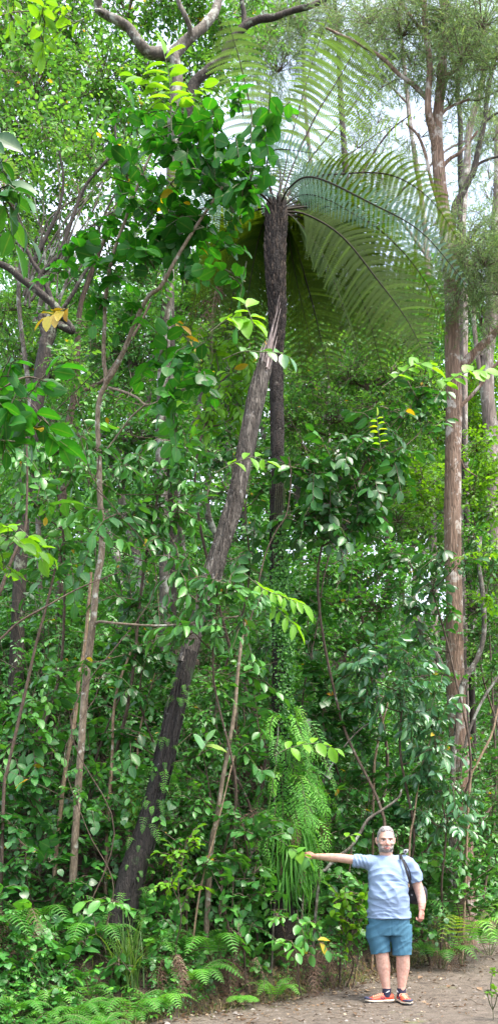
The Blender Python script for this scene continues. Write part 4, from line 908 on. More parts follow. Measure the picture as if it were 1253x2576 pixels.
cane('slender grey stem fanning outward beyond the conifer trunk', [(1150, 2000, 12.6), (1166, 1891, 12.6), (1181, 1831, 12.6), (1216, 1756, 12.6), (1253, 1701, 12.6), (1290, 1640, 12.6)], (8, 8, 6), B_LICHEN)
cane('second slender stem fanning outward, lower than the grey one', [(1180, 1980, 12.2), (1200, 1920, 12.2), (1235, 1850, 12.2), (1253, 1780, 12.2), (1280, 1700, 12.2)], (6, 6, 5), B_TAN)
cane('whippy brown vine stem just beside the middle of the fern trunk', [(600, 1680, 10.4), (620, 1600, 10.4), (640, 1520, 10.4), (656, 1441, 10.4), (671, 1386, 10.4), (695, 1335, 10.4), (721, 1291, 10.4), (732, 1200, 10.4), (726, 1150, 10.4)], (3, 4, 3), B_BROWN, 'vine', 'vine')
cane('thin brown stem rising beyond the tree fern, behind the glossy leaves', [(760, 1780, 11.6), (775, 1680, 11.6), (800, 1560, 11.6), (815, 1450, 11.6), (850, 1330, 11.6), (900, 1240, 11.6)], (5, 4, 3), B_BROWN)
for i, (lab, l) in enumerate((('pale cane low behind the hanging fern curtain', [(690, 2290), (700, 2200), (695, 2080), (690, 1990), (696, 1900), (700, 1820)]),
    ('thin grey cane leaning across the dark hollow left of the dead trunk', [(330, 2010), (345, 1930), (350, 1850), (372, 1760), (392, 1690)]),
    ('fine cane rising beside the straight short sapling', [(225, 2040), (232, 1950), (262, 1850), (300, 1760), (330, 1690)]),
    ('slanting cane in the undergrowth above the raised hand', [(780, 2040), (815, 1960), (850, 1900), (900, 1840), (960, 1800)]),
    ('knotty cane beside the man\'s head', [(1030, 2120), (1040, 2060), (1048, 2000), (1060, 1930), (1085, 1850)]),
    ('thin stem low on the far side of the strap fern', [(860, 2330), (868, 2250), (880, 2180), (885, 2120)]))):
    Y = [10.6, 10.6, 10.8, 11.2, 11.3, 10.9][i]
    cane(lab, [(a, b, Y) for a, b in l], (6, 5, 3), [B_LICHEN, B_TAN, B_BROWN][i % 3], 'woody_cane', 'cane')

# ---------------- the conifer with the straight brown trunk
cf = empty('conifer_tree', G(1165, 14), 'tall conifer with a straight fissured brown trunk that forks high up', 'tree')
mb = MB(); Yc = 14.
tube(mb, smooth_path(poly([(1170, 2390, Yc), (1166, 2250, Yc), (1161, 2050, Yc), (1157, 1900, Yc), (1145, 1720, Yc), (1141, 1560, Yc), (1137, 1300, Yc), (1140, 1150, Yc), (1141, 1000, Yc), (1136, 900, Yc), (1137, 800, Yc), (1133, 700, Yc), (1127, 620, Yc), (1116, 540, Yc), (1106, 470, Yc)]), 120), np.array([.19, .15, .14, .14, .13, .125, .12, .118, .115, .11, .105, .105, .11, .09, .08]), 20, 0, .05)
tube(mb, smooth_path(poly([(1110, 500, Yc), (1103, 430, Yc), (1098, 350, Yc), (1102, 280, Yc), (1110, 200, Yc), (1113, 100, Yc), (1116, 0, Yc), (1118, -80, Yc)]), 50), (.095, .085, .075, .065, .05), 14, 0, .06)
tube(mb, smooth_path(poly([(1100, 400, Yc), (1090, 340, Yc - .1), (1078, 290, Yc - .2), (1076, 240, Yc - .2), (1080, 160, Yc - .2), (1070, 80, Yc - .2), (1066, 0, Yc - .2), (1070, -60, Yc)]), 50), (.06, .055, .045, .04, .035), 12, 0, .06)
tube(mb, smooth_path(poly([(1145, 945, Yc), (1165, 915, Yc), (1200, 880, Yc), (1250, 830, Yc), (1300, 770, Yc)]), 26), (.07, .06, .045), 10, 0, .08)
for l, w in (([(1142, 1045), (1160, 1020), (1180, 1000), (1215, 960), (1235, 930), (1262, 900)], (12, 9, 7)), ([(1112, 540), (1098, 500), (1080, 440), (1070, 390), (1050, 340), (1020, 310)], (10, 8, 5)), ([(1105, 430), (1130, 400), (1160, 380), (1200, 330)], (11, 8, 6)), ([(1075, 250), (1040, 215), (1000, 185), (965, 150), (920, 120), (860, 90), (820, 70)], (12, 9, 5)), ([(1070, 90), (1040, 50), (1010, 10), (990, -20)], (9, 7)), ([(1100, 300), (1130, 270), (1180, 250)], (8, 5)), ([(1145, 1130), (1160, 1160), (1170, 1180), (1200, 1200)], (5, 3)), ([(1106, 200), (1150, 170), (1200, 110), (1230, 60)], (10, 8, 6))):
    tube(mb, smooth_path([P(a, b, Yc - .05) for a, b in l], 24), [v * Yc / F / 2 for v in w], 7, 0, .1)
mb.build('trunk', B_CONIF, cf)

def needles(mb, c, r, n, L_=.12, flat=.55, tint=.5):
    """drooping feathery sprays: fine blades fanned along short twigs"""
    n = int(n * .55); r = r * 1.25; nt_ = max(4, n // 12); u = ball_points(nt_, .02) * np.array([1, 1, flat]); p0 = c + u * r
    d = unit(u * [1, 1, .3] + rand_unit(nt_) * .5 + np.array([0, 0, -.35])); tw = rng.uniform(.18, .42, nt_)
    tri_twigs(mb, p0, p0 + d * (tw * .5)[:, None], p0 + d * tw[:, None] - [0, 0, .04], .003, 1)
    q_ = p0[:max(3, nt_ // 9)]; tri_twigs(mb, np.tile(c - np.array([0, 0, r * .35]), (len(q_), 1)), (c + q_) / 2 + rng.normal(0, r * .1, q_.shape), q_, .009, 1)
    for k in range(12):
        t = (k + .5) / 12; pp = p0 + d * (tw * t)[:, None]
        put_leaves(mb, pp, d + rand_unit(nt_) * .75, rand_unit(nt_), L_ * rng.uniform(.5, 1.1, nt_), .10, np.clip(tint + rng.normal(0, .2, nt_), 0, 1), 'lo', 0)
cb = MB()
for c in ((1100, 60, 14, 80, 1.), (1010, 60, 14, 80, 1), (1160, 120, 13.6, 75, 1), (1210, 40, 13.6, 80, 1), (930, 30, 14.5, 75, .9), (1040, 160, 14, 50, .6), (1100, 170, 13.7, 50, .7), (850, 60, 15, 60, .6), (980, 130, 14.5, 50, .6), (1170, 590, 13.6, 70, 1.2), (1220, 640, 13.4, 70, 1.2), (1190, 700, 13.6, 60, 1), (1240, 560, 13.6, 55, 1), (1150, 740, 13.5, 45, .7), (1210, 800, 13.8, 50, .9), (1060, 330, 14.2, 35, .5), (1200, 230, 14, 55, .5), (1240, 150, 13.6, 60, .7), (1150, 20, 13.8, 60, .8), (1060, -10, 14, 60, .8), (960, 200, 14.5, 45, .45), (1230, 430, 13.8, 45, .4), (1180, 660, 13.5, 55, .8), (900, 90, 14.6, 55, .6), (1250, 720, 13.6, 50, .7), (1130, 250, 14.1, 40, .4)):
    Y = c[2]; r = c[3] * Y / F; needles(cb, P(*c[:3]), r, int(3700 * r * r * c[4] / .16))
cb.build('crown', [G_NEEDLE, TWIG_B], cf)
# other trees at the upper right
def needle_tree(label, lines, Y, mat, cl, name='feathery_tree', group=None, tint=.6):
    root = empty(name, G(lines[0][0][0][0], Y), label, 'tree', group)
    mb = MB()
    for li, (pts, w) in enumerate(lines): tube(mb, smooth_path((rooted if li == 0 else list)([P(p[0], p[1], Y) for p in pts]), 8 * len(pts)), [v * Y / F / 2 for v in w], 9, 0, .1)
    mb.build('trunk', mat, root)
    cb = MB()
    for c in cl:
        r = c[3] * c[2] / F; needles(cb, P(*c[:3]), r, int(4200 * r * r * c[4] / .16), .14, tint=tint)
    cb.build('crown', [G_NEEDLE, TWIG_B], root)
needle_tree('slim dark crooked tree curving up past the conifer fork', [([(1165, 1700), (1150, 1200), (1140, 700), (1141, 540), (1165, 480), (1180, 450), (1191, 430), (1205, 360), (1218, 300), (1228, 220), (1240, 160), (1253, 100), (1262, 20)], (22, 20, 18, 15, 12, 10)), ([(1180, 450), (1200, 415), (1230, 400), (1262, 392)], (8, 5)), ([(1216, 310), (1240, 290), (1262, 280)], (7, 5))], 16, B_DARK, [(1230, 120, 16, 60, .6), (1240, 330, 16, 50, .4), (1190, 210, 16, 50, .4)])
needle_tree('dark thin-stemmed tree between the conifer fork and the pinkish trunk', [([(1180, 1500), (1160, 1000), (1156, 600), (1158, 500), (1157, 420), (1158, 320), (1152, 260), (1151, 215), (1165, 160), (1185, 120), (1212, 80), (1220, 30)], (16, 15, 13, 10, 8)), ([(1155, 265), (1175, 240), (1205, 225), (1253, 205)], (6, 4)), ([(1158, 230), (1135, 190), (1120, 180)], (5, 3))], 17, B_DARK, [(1210, 70, 17, 60, .7), (1140, 60, 17, 50, .6)])
needle_tree('pale pinkish trunk farther back beyond the conifer', [([(1170, 1500), (1165, 1000), (1165, 700), (1163, 540), (1172, 430), (1181, 325), (1200, 250), (1218, 175), (1222, 60)], (26, 24, 20, 16, 12))], 19, B_PINKISH, [(1180, 120, 19, 60, .5), (1230, 260, 19, 50, .3)])
needle_tree('thick peeling pinkish trunk at the far outer edge behind the conifer', [([(1250, 1500), (1240, 1200), (1225, 1000), (1228, 850), (1240, 700), (1250, 500), (1256, 300)], (40, 38, 36, 30, 20)), ([(1215, 900), (1250, 800), (1290, 720)], (20, 14)), ([(1225, 1000), (1205, 920), (1190, 800), (1195, 700)], (16, 8))], 20, B_PINKISH, [(1250, 700, 19.5, 70, .7), (1230, 480, 20, 50, .3)])
needle_tree('feathery tree behind the upright pale fern fronds', [([(900, 1500), (905, 1000), (880, 600), (860, 300), (850, 100), (840, -20)], (26, 22, 16, 8)), ([(905, 700), (960, 560), (1010, 480), (1060, 440)], (10, 6, 4)), ([(880, 500), (930, 400), (980, 330), (1030, 290)], (9, 5, 3))], 22, B_DARK, [(700, 150, 22, 70, .8), (760, 60, 22, 70, .9), (840, 10, 22, 60, .7), (680, 60, 22, 60, .9), (960, 430, 22, 50, .4), (820, 430, 22, 50, .5)])
needle_tree('hazy feathery tree far back below the sky gap', [([(1010, 1400), (1015, 1000), (1040, 700), (1050, 520)], (22, 16, 8))], 26, B_PINKISH, [(1060, 650, 26, 50, .5), (980, 640, 26, 50, .4), (1010, 720, 26, 60, .9), (880, 740, 26, 70, 1.), (770, 520, 26, 60, .5)])

def far_clumps(x0, x1, y0, y1, n, Y, r, cov):
    out = []
    for i in range(n):
        x = rng.uniform(x0, x1); y = rng.uniform(y0, y1)
        gap = math.exp(-((x - 880) / 60.) ** 2 - ((y - 585) / 50.) ** 2) + math.exp(-((x - 1130) / 45.) ** 2 - ((y - 400) / 110.) ** 2) + .8 * math.exp(-((x - 800) / 60.) ** 2 - ((y - 160) / 60.) ** 2) + .7 * math.exp(-((x - 900) / 50.) ** 2 - ((y - 300) / 60.) ** 2)
        if rng.uniform() < gap: continue
        out.append((x, y, Y + rng.uniform(-1, 1), r * rng.uniform(.7, 1.2), cov * rng.uniform(.45, 1.15)))
    return out
needle_tree('pale airy tree filling the sky behind the conifer fork', [([(1090, 1450), (1085, 1000), (1070, 600), (1030, 300), (1010, 100), (1000, -40)], (20, 18, 12, 6)), ([(1070, 640), (1010, 560), (950, 520), (900, 500)], (8, 5, 3)), ([(1050, 450), (1120, 380), (1200, 340)], (7, 5, 3)), ([(1025, 260), (960, 200), (900, 180)], (6, 4, 2))], 24, B_PINKISH, far_clumps(900, 1260, -20, 760, 40, 24, 46, .45), tint=.7)
needle_tree('fine-leaved pale tree behind the upright fern fronds and sky gaps', [([(820, 1400), (815, 1000), (800, 600), (770, 300), (760, 60), (740, -40)], (18, 15, 10, 5)), ([(800, 620), (860, 500), (940, 430)], (7, 5, 3)), ([(775, 330), (700, 260), (650, 230)], (6, 4, 2))], 25, B_PINKISH, far_clumps(620, 1000, -20, 760, 38, 25, 46, .5), tint=.75)
# ---------------- shrubs and small trees of the bank and slope
SHR = [
 ('thin-leaved bush climbing in front of the conifer trunk, waist to head height', (1180, 12.6), [(1150, 1960, 12.2, 34), (1170, 1880, 12.3, 30), (1130, 2060, 12.1, 34), (1180, 2080, 12.3, 34), (1150, 2150, 12.2, 34), (1140, 1700, 12.4, 24)], S_MED, G_MID, 1.2, .007),
 ('leafy spray of slender leaves across the middle of the tallest sapling', (150, 9.5), [(250, 1130, 9.2, 38), (225, 1210, 9.2, 40), (270, 1290, 9.2, 40), (240, 1340, 9.2, 34), (200, 1090, 9.3, 34)], S_LONG, G_MID, 1.2, .008),
 ('small bush of fine leaves low across the tallest sapling stem', (230, 9.4), [(215, 1660, 9.2, 30), (250, 1700, 9.2, 28), (200, 1990, 9.2, 26)], S_MED, G_MID, .9, .006),
 ('dense bush beyond the crooked pale tree at the outer edge', (1210, 17), [(1190, 1380, 16.6, 70), (1250, 1440, 16.5, 70), (1200, 1520, 16.4, 70), (1260, 1600, 16.3, 65), (1190, 1640, 16.2, 60), (1250, 1720, 16, 60)], S_CANs, G_CANOPY, 2.2, .03),
 ('pale-leaved low shrub between the strap fern and the man\'s shirt', (880, 10.8), [(860, 2240, 10.55, 32), (895, 2270, 10.55, 30), (850, 2300, 10.5, 30), (905, 2320, 10.6, 28), (880, 2350, 10.55, 26)], dict(S_HEART, L=.08), G_LIGHT, 1.2, .007),
 ('dark low shrub behind the man\'s legs', (990, 11.9), [(960, 2330, 11.7, 40), (1030, 2320, 11.8, 40), (1080, 2330, 11.9, 38), (1000, 2280, 11.9, 45), (1080, 2270, 11.9, 40)], dict(S_HEART, L=.07), G_MID, 1.5, .007),
 ('scrubby low bush at the foot of the heart-leaved one', (840, 10.7), [(820, 2390, 10.45, 26), (860, 2400, 10.6, 24), (900, 2390, 10.8, 24)], dict(S_MED, L=.05, tw=.16), G_MID, 1.0, .006),
 # label, base(px,Y), clumps, spec, leafmat, cover, trunk radius
 ('glossy dark-leaved tree spreading between the tree fern and the conifer at mid height', (850, 11.4), [(780, 1180, 10.5, 62), (850, 1130, 10.6, 65), (920, 1120, 10.7, 60), (980, 1160, 10.8, 50), (830, 1250, 10.6, 65), (900, 1230, 10.7, 65), (770, 1300, 10.6, 55), (850, 1340, 10.8, 60), (960, 1060, 11, 50), (1010, 1040, 11.2, 45), (1050, 990, 11.3, 50), (1080, 1060, 11.4, 40), (920, 1310, 10.8, 50)], S_GLOSS, G_DARK, 2.2, .022),
 ('shrub of dark leaves partly hiding the conifer trunk above head height', (1090, 12.2), [(1040, 1420, 11.8, 55), (1110, 1400, 11.6, 50), (1150, 1420, 11.4, 32), (1090, 1480, 11.7, 55), (1130, 1540, 11.6, 30), (1030, 1520, 11.8, 50), (1060, 1600, 11.9, 45)], S_GLOSS, G_DARK, 1.7, .02),
 ('shrub with drooping slender leaves in front of the leaning trunk', (600, 10.6), [(540, 1460, 9.2, 55), (590, 1480, 9.2, 50), (500, 1500, 9.2, 50), (480, 1580, 9.3, 50), (540, 1560, 9.2, 45), (610, 1560, 9.3, 40), (470, 1420, 9.4, 50), (650, 1510, 9.3, 38)], S_LONG, G_MID, 1.7, .016),
 ('bluish shiny bush catching the light above the man', (1030, 11.8), [(900, 1680, 11.2, 55), (960, 1650, 11.2, 60), (1030, 1660, 11.1, 60), (1080, 1720, 11.1, 55), (1000, 1740, 11.1, 60), (930, 1750, 11.3, 50), (1090, 1800, 11.2, 50), (1040, 1820, 11.2, 50), (1100, 1880, 11.2, 45)], S_LONG, G_BLUE, 2.1, .022),
 ('drooping bluish bush beside the conifer foot above the man\'s shoulder', (1100, 12.), [(1070, 1960, 11.4, 50), (1120, 1980, 11.4, 50), (1060, 2040, 11.4, 45), (1120, 2070, 11.5, 50), (1170, 2010, 11.6, 40), (1090, 1900, 11.4, 50)], S_LONG, G_BLUE, 2.0, .018),
 ('light green shrub filling the space left of the hanging fern curtain', (620, 10.2), [(600, 2050, 9.9, 50), (650, 2100, 9.8, 48), (640, 2180, 9.8, 50), (590, 2150, 9.9, 42), (680, 2060, 9.9, 35), (660, 2240, 9.8, 45), (610, 2260, 9.8, 40)], S_HEART, G_MID, 1.5, .012),
 ('leafy shrub between the leaning trunk and the bare tan pole', (470, 10.4), [(520, 1800, 10.3, 55), (480, 1900, 10.3, 45), (550, 1880, 10.2, 45), (500, 1990, 10.2, 50), (470, 2070, 10.1, 45), (540, 1720, 10.4, 50)], S_MED, G_MID, 2.1, .014),
 ('large-leaved shrub left of the tree fern trunk at chest height above the man', (650, 10.8), [(620, 1700, 10.6, 50), (650, 1800, 10.5, 55), (620, 1880, 10.4, 45), (660, 1930, 10.4, 40), (590, 1640, 10.7, 40), (560, 1960, 10.4, 35)], S_GLOSS, G_MID, 1.5, .014),
 ('shrub with heart-shaped leaves beneath the man\'s raised arm', (860, 10.9), [(850, 2200, 10.7, 40), (900, 2220, 10.7, 42), (840, 2260, 10.7, 42), (890, 2300, 10.7, 40), (930, 2260, 10.9, 35), (830, 2330, 10.6, 35)], S_HEART, G_MID, 1.3, .010),
 ('broad-leaved seedling cluster at the foot of the tree fern', (770, 10.2), [(740, 2320, 9.95, 36), (790, 2330, 10, 28), (700, 2300, 10., 34), (650, 2330, 9.9, 36), (720, 2370, 9.9, 26)], dict(S_GLOSS, L=.13), G_MID, 1.3, .008),
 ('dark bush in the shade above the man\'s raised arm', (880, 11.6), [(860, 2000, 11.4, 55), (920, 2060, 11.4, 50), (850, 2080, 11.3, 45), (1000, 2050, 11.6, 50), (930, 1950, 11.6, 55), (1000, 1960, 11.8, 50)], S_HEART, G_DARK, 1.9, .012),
 ('bush of rounded leaves behind the man and his bag', (1120, 12.4), [(1060, 2140, 11.5, 40), (1120, 2180, 11.9, 50), (1180, 2160, 12.4, 50), (1130, 2240, 11.8, 45), (1190, 2240, 12.2, 45), (1240, 2180, 12.6, 45), (1230, 2270, 12.4, 40)], S_HEART, G_MID, 1.7, .010),
 ('light leafy bush at the far end of the bank by the path bend', (1230, 13.4), [(1210, 2070, 12.9, 55), (1250, 2010, 13, 55), (1230, 1930, 13.2, 55), (1260, 2110, 12.9, 50)], S_MED, G_MID, 2.0, .012),
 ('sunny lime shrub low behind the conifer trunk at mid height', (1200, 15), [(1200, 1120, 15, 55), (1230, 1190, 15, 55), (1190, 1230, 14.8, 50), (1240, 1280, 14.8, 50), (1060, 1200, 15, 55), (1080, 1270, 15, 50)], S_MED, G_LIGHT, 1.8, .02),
 ('mid-green shrub beyond the conifer trunk above the crooked pale tree', (1200, 14), [(1190, 1340, 14, 50), (1240, 1400, 14, 50), (1200, 1440, 14.2, 45), (1240, 1560, 13.8, 50), (1200, 1600, 14, 40), (1240, 1680, 13.6, 40)], S_MED, G_MID, 1.7, .02),
 ('shiny shrub spreading across the bank left of the pale sapling', (90, 10.2), [(60, 1800, 9.9, 60), (120, 1760, 10, 55), (100, 1860, 9.9, 55), (30, 1890, 9.8, 55), (150, 1700, 10.1, 50), (50, 1980, 9.7, 50), (120, 1960, 9.8, 45)], S_GLOSS, G_MID, 1.8, .016),
 ('broad shrub with pale shiny leaves right of the pale sapling', (330, 10.8), [(300, 1200, 10.4, 60), (360, 1160, 10.4, 60), (420, 1200, 10.4, 55), (460, 1140, 10.4, 55), (380, 1260, 10.4, 60), (320, 1310, 10.3, 55), (450, 1290, 10.3, 55), (400, 1360, 10.3, 50), (500, 1230, 10.5, 45)], S_LONG, G_MID, 1.9, .024),
 ('shrub of slender green leaves left of the pale sapling at mid height', (120, 10.8), [(60, 1170, 10.3, 60), (130, 1130, 10.4, 60), (190, 1180, 10.3, 55), (90, 1260, 10.2, 60), (170, 1280, 10.2, 60), (210, 1090, 10.4, 45), (150, 1370, 10.2, 55)], S_LONG, G_MID, 1.9, .022),
 ('dark glossy bush low between the leaning trunk and the short straight sapling', (340, 10.6), [(330, 1500, 10.4, 55), (400, 1540, 10.4, 55), (300, 1600, 10.5, 45), (380, 1640, 10.4, 50), (360, 1750, 10.4, 50), (330, 1850, 10.3, 45), (420, 1680, 10.5, 40)], S_GLOSS, G_DARK, 1.8, .016),
 ('shrub of light leaves low behind the pale sapling foot', (230, 10.9), [(220, 1820, 10.7, 50), (260, 1930, 10.6, 50), (320, 1960, 10.4, 45), (220, 2030, 10.4, 50), (130, 2060, 10.1, 45), (300, 2060, 10.2, 40)], S_HEART, G_MID, 1.4, .012),
 ('shrub with dense middling leaves between the two leaning dark trunks', (650, 11.6), [(640, 1330, 11, 45), (610, 1400, 11, 45), (660, 1230, 11.1, 35), (640, 1130, 11.2, 40), (580, 1090, 11.2, 45), (540, 1150, 11.3, 50), (650, 1620, 11, 45)], S_GLOSS, G_DARK, 1.6, .02),
 ('tree with lime leaf tips left of the splintered trunk top', (560, 12.0), [(540, 870, 11.5, 55), (600, 900, 11.5, 50), (500, 930, 11.5, 50), (580, 980, 11.5, 55), (520, 1040, 11.5, 50), (610, 1030, 11.6, 40)], S_LONG, G_LIGHT, 1.5, .025),
 ('dense small-leaved tree behind the lower fern fronds', (900, 16), [(780, 960, 15.5, 80), (880, 940, 15.5, 85), (980, 950, 15.5, 80), (1060, 960, 15.6, 70), (840, 1040, 15.2, 80), (950, 1040, 15.2, 80), (1040, 1060, 15.3, 70), (740, 1060, 15.3, 70), (920, 880, 16, 80), (1020, 860, 16, 60)], S_CANs, G_CANOPY, 2.2, .07),
 ('small-leaved bush on slope above the bluish shiny bush', (950, 13.2), [(820, 1440, 12.6, 70), (900, 1430, 12.8, 70), (980, 1400, 12.8, 65), (850, 1520, 12.5, 65), (940, 1520, 12.6, 70), (1010, 1470, 12.6, 50), (800, 1600, 12.3, 60), (880, 1610, 12.4, 60), (960, 1600, 12.4, 50)], S_MED, G_MID, 2.4, .03),
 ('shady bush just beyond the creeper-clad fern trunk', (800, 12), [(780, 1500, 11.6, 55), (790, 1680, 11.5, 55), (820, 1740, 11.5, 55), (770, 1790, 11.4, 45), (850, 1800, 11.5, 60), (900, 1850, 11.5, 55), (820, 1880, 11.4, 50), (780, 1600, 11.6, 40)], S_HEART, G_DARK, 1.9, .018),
 ('leafy bush lowest on the bank, left of the tree fern', (590, 9.9), [(560, 2280, 9.6, 35), (600, 2340, 9.6, 35), (560, 2210, 9.7, 38), (520, 2160, 9.8, 35)], S_HEART, G_MID, 1.1, .008),
 ('small bush with pale round leaves between the leaning trunk base and the tan cane', (440, 9.6), [(450, 2150, 9.5, 38), (430, 2220, 9.4, 35), (480, 2230, 9.5, 30), (470, 2110, 9.6, 32)], S_MED, G_LIGHT, 1.2, .008),
 ('broad-leaved seedling by the grassy tuft at the leaning trunk foot', (270, 9.2), [(250, 2330, 9.1, 34), (300, 2420, 8.9, 30), (220, 2370, 9, 30), (280, 2270, 9.2, 28)], dict(S_GLOSS, L=.15), G_MID, 1.3, .008),
 ('shrub of dark leaves filling the hollow above the lowest ferns on the bank', (60, 9.8), [(40, 2090, 9.5, 55), (110, 2150, 9.4, 50), (30, 2180, 9.3, 50), (180, 2220, 9.4, 40), (-10, 2030, 9.6, 50)], S_HEART, G_DARK, 1.6, .012),
]
for lab, b, cl, spec, mt_, cv, r in SHR:
    base = G(*b)
    plant('small_tree' if r >= .02 else 'shrub', lab, 'tree' if r >= .02 else 'shrub', None, base, cl, spec, mt_, TWIG_B, None, (r, r * .5), cv * 1.15, bark=B_BROWN)

# ---------------- trees standing farther up the slope
far = [
 ('slope tree with sunlit crown behind the gnarled dark tree', (70, 17), [(40, 900, 16.8, 90), (130, 930, 16.8, 90), (60, 1010, 16.6, 80), (180, 1020, 16.6, 80), (0, 800, 17, 80), (110, 800, 17, 80)], G_CANOPY),
 ('slope tree with a dense crown behind the pale sapling fork', (290, 18), [(260, 860, 17.8, 90), (350, 900, 17.8, 85), (300, 980, 17.6, 85), (220, 780, 18, 80), (330, 790, 18, 80), (400, 830, 18, 75)], G_MID),
 ('slope tree behind the lime leaf tips left of the tree fern crown', (470, 19), [(450, 780, 18.8, 90), (540, 720, 18.8, 90), (500, 880, 18.6, 85), (600, 820, 18.6, 80), (430, 640, 19, 85), (560, 620, 19, 85)], G_CANOPY),
 ('slope tree whose crown fills the gap left of the furry fern trunk', (620, 20), [(620, 700, 20, 80), (600, 920, 19.8, 85), (640, 1000, 19.6, 80), (560, 1020, 19.6, 80), (640, 580, 20.4, 70)], G_MID),
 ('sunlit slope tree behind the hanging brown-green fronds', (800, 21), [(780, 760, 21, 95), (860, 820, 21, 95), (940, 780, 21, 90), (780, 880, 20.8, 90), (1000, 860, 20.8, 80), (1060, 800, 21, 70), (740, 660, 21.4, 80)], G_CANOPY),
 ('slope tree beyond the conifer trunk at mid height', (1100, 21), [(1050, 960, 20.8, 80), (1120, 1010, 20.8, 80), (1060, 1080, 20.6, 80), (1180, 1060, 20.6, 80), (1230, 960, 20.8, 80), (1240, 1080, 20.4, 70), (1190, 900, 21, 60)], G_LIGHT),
 ('bushy tree higher up behind the glossy dark-leaved one', (900, 17), [(760, 1120, 16.6, 80), (850, 1180, 16.6, 85), (960, 1200, 16.6, 85), (1040, 1180, 16.6, 80), (1000, 1290, 16.3, 80), (900, 1310, 16.2, 80), (1080, 1330, 16.2, 70)], G_CANOPY),
 ('bushy tree up the slope behind the slender-leaved shrubs', (300, 15), [(230, 1120, 14.6, 85), (330, 1080, 14.6, 85), (440, 1070, 14.6, 85), (140, 1050, 14.8, 80), (60, 1100, 14.8, 80), (520, 1130, 14.6, 75), (580, 1220, 14.5, 60)], G_MID),
]
for lab, b, cl, mt_ in far:
    plant('slope_tree', lab, 'tree', 'trees standing farther up the slope', G(*b), cl, dict(S_CANs, L=.11) , mt_, TWIG_B, None, (.09, .05), 2.3, bark=B_LICHEN)

# ---------------- mass of undergrowth on the slope and far wood
ug = MB()
def bush_mass(n, Y0, Y1, spec, lo, hi, xm=1.05, mat=0, tint=None):
    Y = rng.uniform(Y0, Y1, n); n = int(n * 1.3); Y = rng.uniform(Y0, Y1, n); hw = 626.5 * Y / F * xm + .8; x = rng.uniform(-hw * 1.15, hw * 1.5); z = hgt(x, Y)
    k = (Y - edge(x)) > .75; x, Y, z = x[k], Y[k], z[k]; N = len(x)
    dens = np.sin(x * 1.7 + Y * .9) + np.sin(x * .8 - Y * 1.9 + 2) + np.sin(x * 3.3 + 1) * .6
    top = lo + (hi - lo) * np.clip(.5 + .35 * dens, .12, 1.15)
    zz = z + top * np.sqrt(rng.uniform(0.01, 1, N))
    p = np.stack([x, Y, zz], -1); d = rand_unit(N) + np.array([0, -.35, .25])
    tb = np.clip(rng.normal(.45 + .15 * dens, .2, N), 0, 1)
    sprays(ug, p, d, spec, mat, 2, tb)
def low_mass(n, d0, d1, spec, lo, hi, mat, x0=-2.6, x1=4.5):
    x = rng.uniform(x0, x1, n); Y = edge(x) + rng.uniform(d0, d1, n); z = hgt(x, Y)
    dens = np.sin(x * 3.7 + Y * 1.9) + np.sin(x * 1.8 - Y * 3.9 + 2)
    k = rng.uniform(-1.6, 1.2, n) < dens + .3 * (x < 0); x, Y, z, dens = x[k], Y[k], z[k], dens[k]; N = len(x)
    ok = ~((x > -1.5) & (x < -.98) & (Y < 9.75)); x, Y, z, dens = x[ok], Y[ok], z[ok], dens[ok]; N = len(x)
    p = np.stack([x, Y, z + rng.uniform(lo, hi, N) * (.6 + .3 * np.clip(dens, 0, 2))], -1); d = rand_unit(N) + np.array([0, -.4, .35])
    sprays(ug, p, d, spec, mat, 2, np.clip(rng.normal(.5, .25, N), 0, 1))
low_mass(900, .25, 1.0, dict(S_HEART, L=.06, tw=.16), .02, .3, 0)
low_mass(1300, .5, 1.8, dict(S_HEART, L=.08, tw=.2), .1, .6, 0)
low_mass(900, .4, 1.6, dict(S_MED, L=.075, tw=.2), .1, .5, 0)
low_mass(900, -.1, .9, dict(S_MED, L=.05, tw=.15), .02, .22, 0, -2.6, -.5)
bush_mass(2600, 9.6, 13, dict(S_MED, L=.085, tw=.22), .35, 1.9, mat=0)
bush_mass(1700, 9.6, 14, dict(S_HEART, L=.085, tw=.22), .3, 1.6, mat=1)
bush_mass(2600, 11.5, 15, dict(S_MED, L=.10), .8, 2.6, mat=0)
bush_mass(3600, 11, 15.5, dict(S_SMALL, L=.075, twigs=False), .8, 3.4, mat=0)
bush_mass(5200, 13, 19, dict(S_MED, tpl='lo', L=.12), .8, 2.8, mat=0)
bush_mass(2600, 13, 19, dict(S_MED, tpl='lo', L=.11), .8, 3.0, mat=1)
bush_mass(6500, 19, 29, dict(S_FAR, L=.16), 1.2, 4.0, mat=0)
N = 700; Y = rng.uniform(10.5, 18, N); x = rng.uniform(-1, 1, N) * (626 * Y / F + .5); z = hgt(x, Y); k = (Y - edge(x)) > .8; x, Y, z = x[k], Y[k], z[k]; N = len(x)
p = np.stack([x, Y, z], -1); t = p + np.stack([rng.normal(0, .35, N), rng.normal(0, .3, N), rng.uniform(.6, 2.4, N)], -1)
tri_twigs(ug, p, (p + t) / 2 + rng.normal(0, .1, (N, 3)), t, rng.uniform(.003, .011, N), 2)
N = 420; Y = rng.uniform(9.6, 14, N); x = rng.uniform(-1, 1, N) * (626 * Y / F + .5); z = hgt(x, Y); k = (Y - edge(x)) > .6; x, Y, z = x[k], Y[k], z[k]; N = len(x)
z = z + rng.uniform(.4, 5.5, N); p = np.stack([x, Y, z], -1); dd = np.stack([rng.normal(0, .8, N), rng.normal(0, .3, N), rng.uniform(-.1, .9, N)], -1); t = p + dd
tri_twigs(ug, p, (p + t) / 2 + rng.normal(0, .12, (N, 3)), t, rng.uniform(.0025, .007, N), 2)
tag(ug.build('undergrowth', [G_MID, G_DARK, TWIG_B]), kind='stuff')
dw = MB()
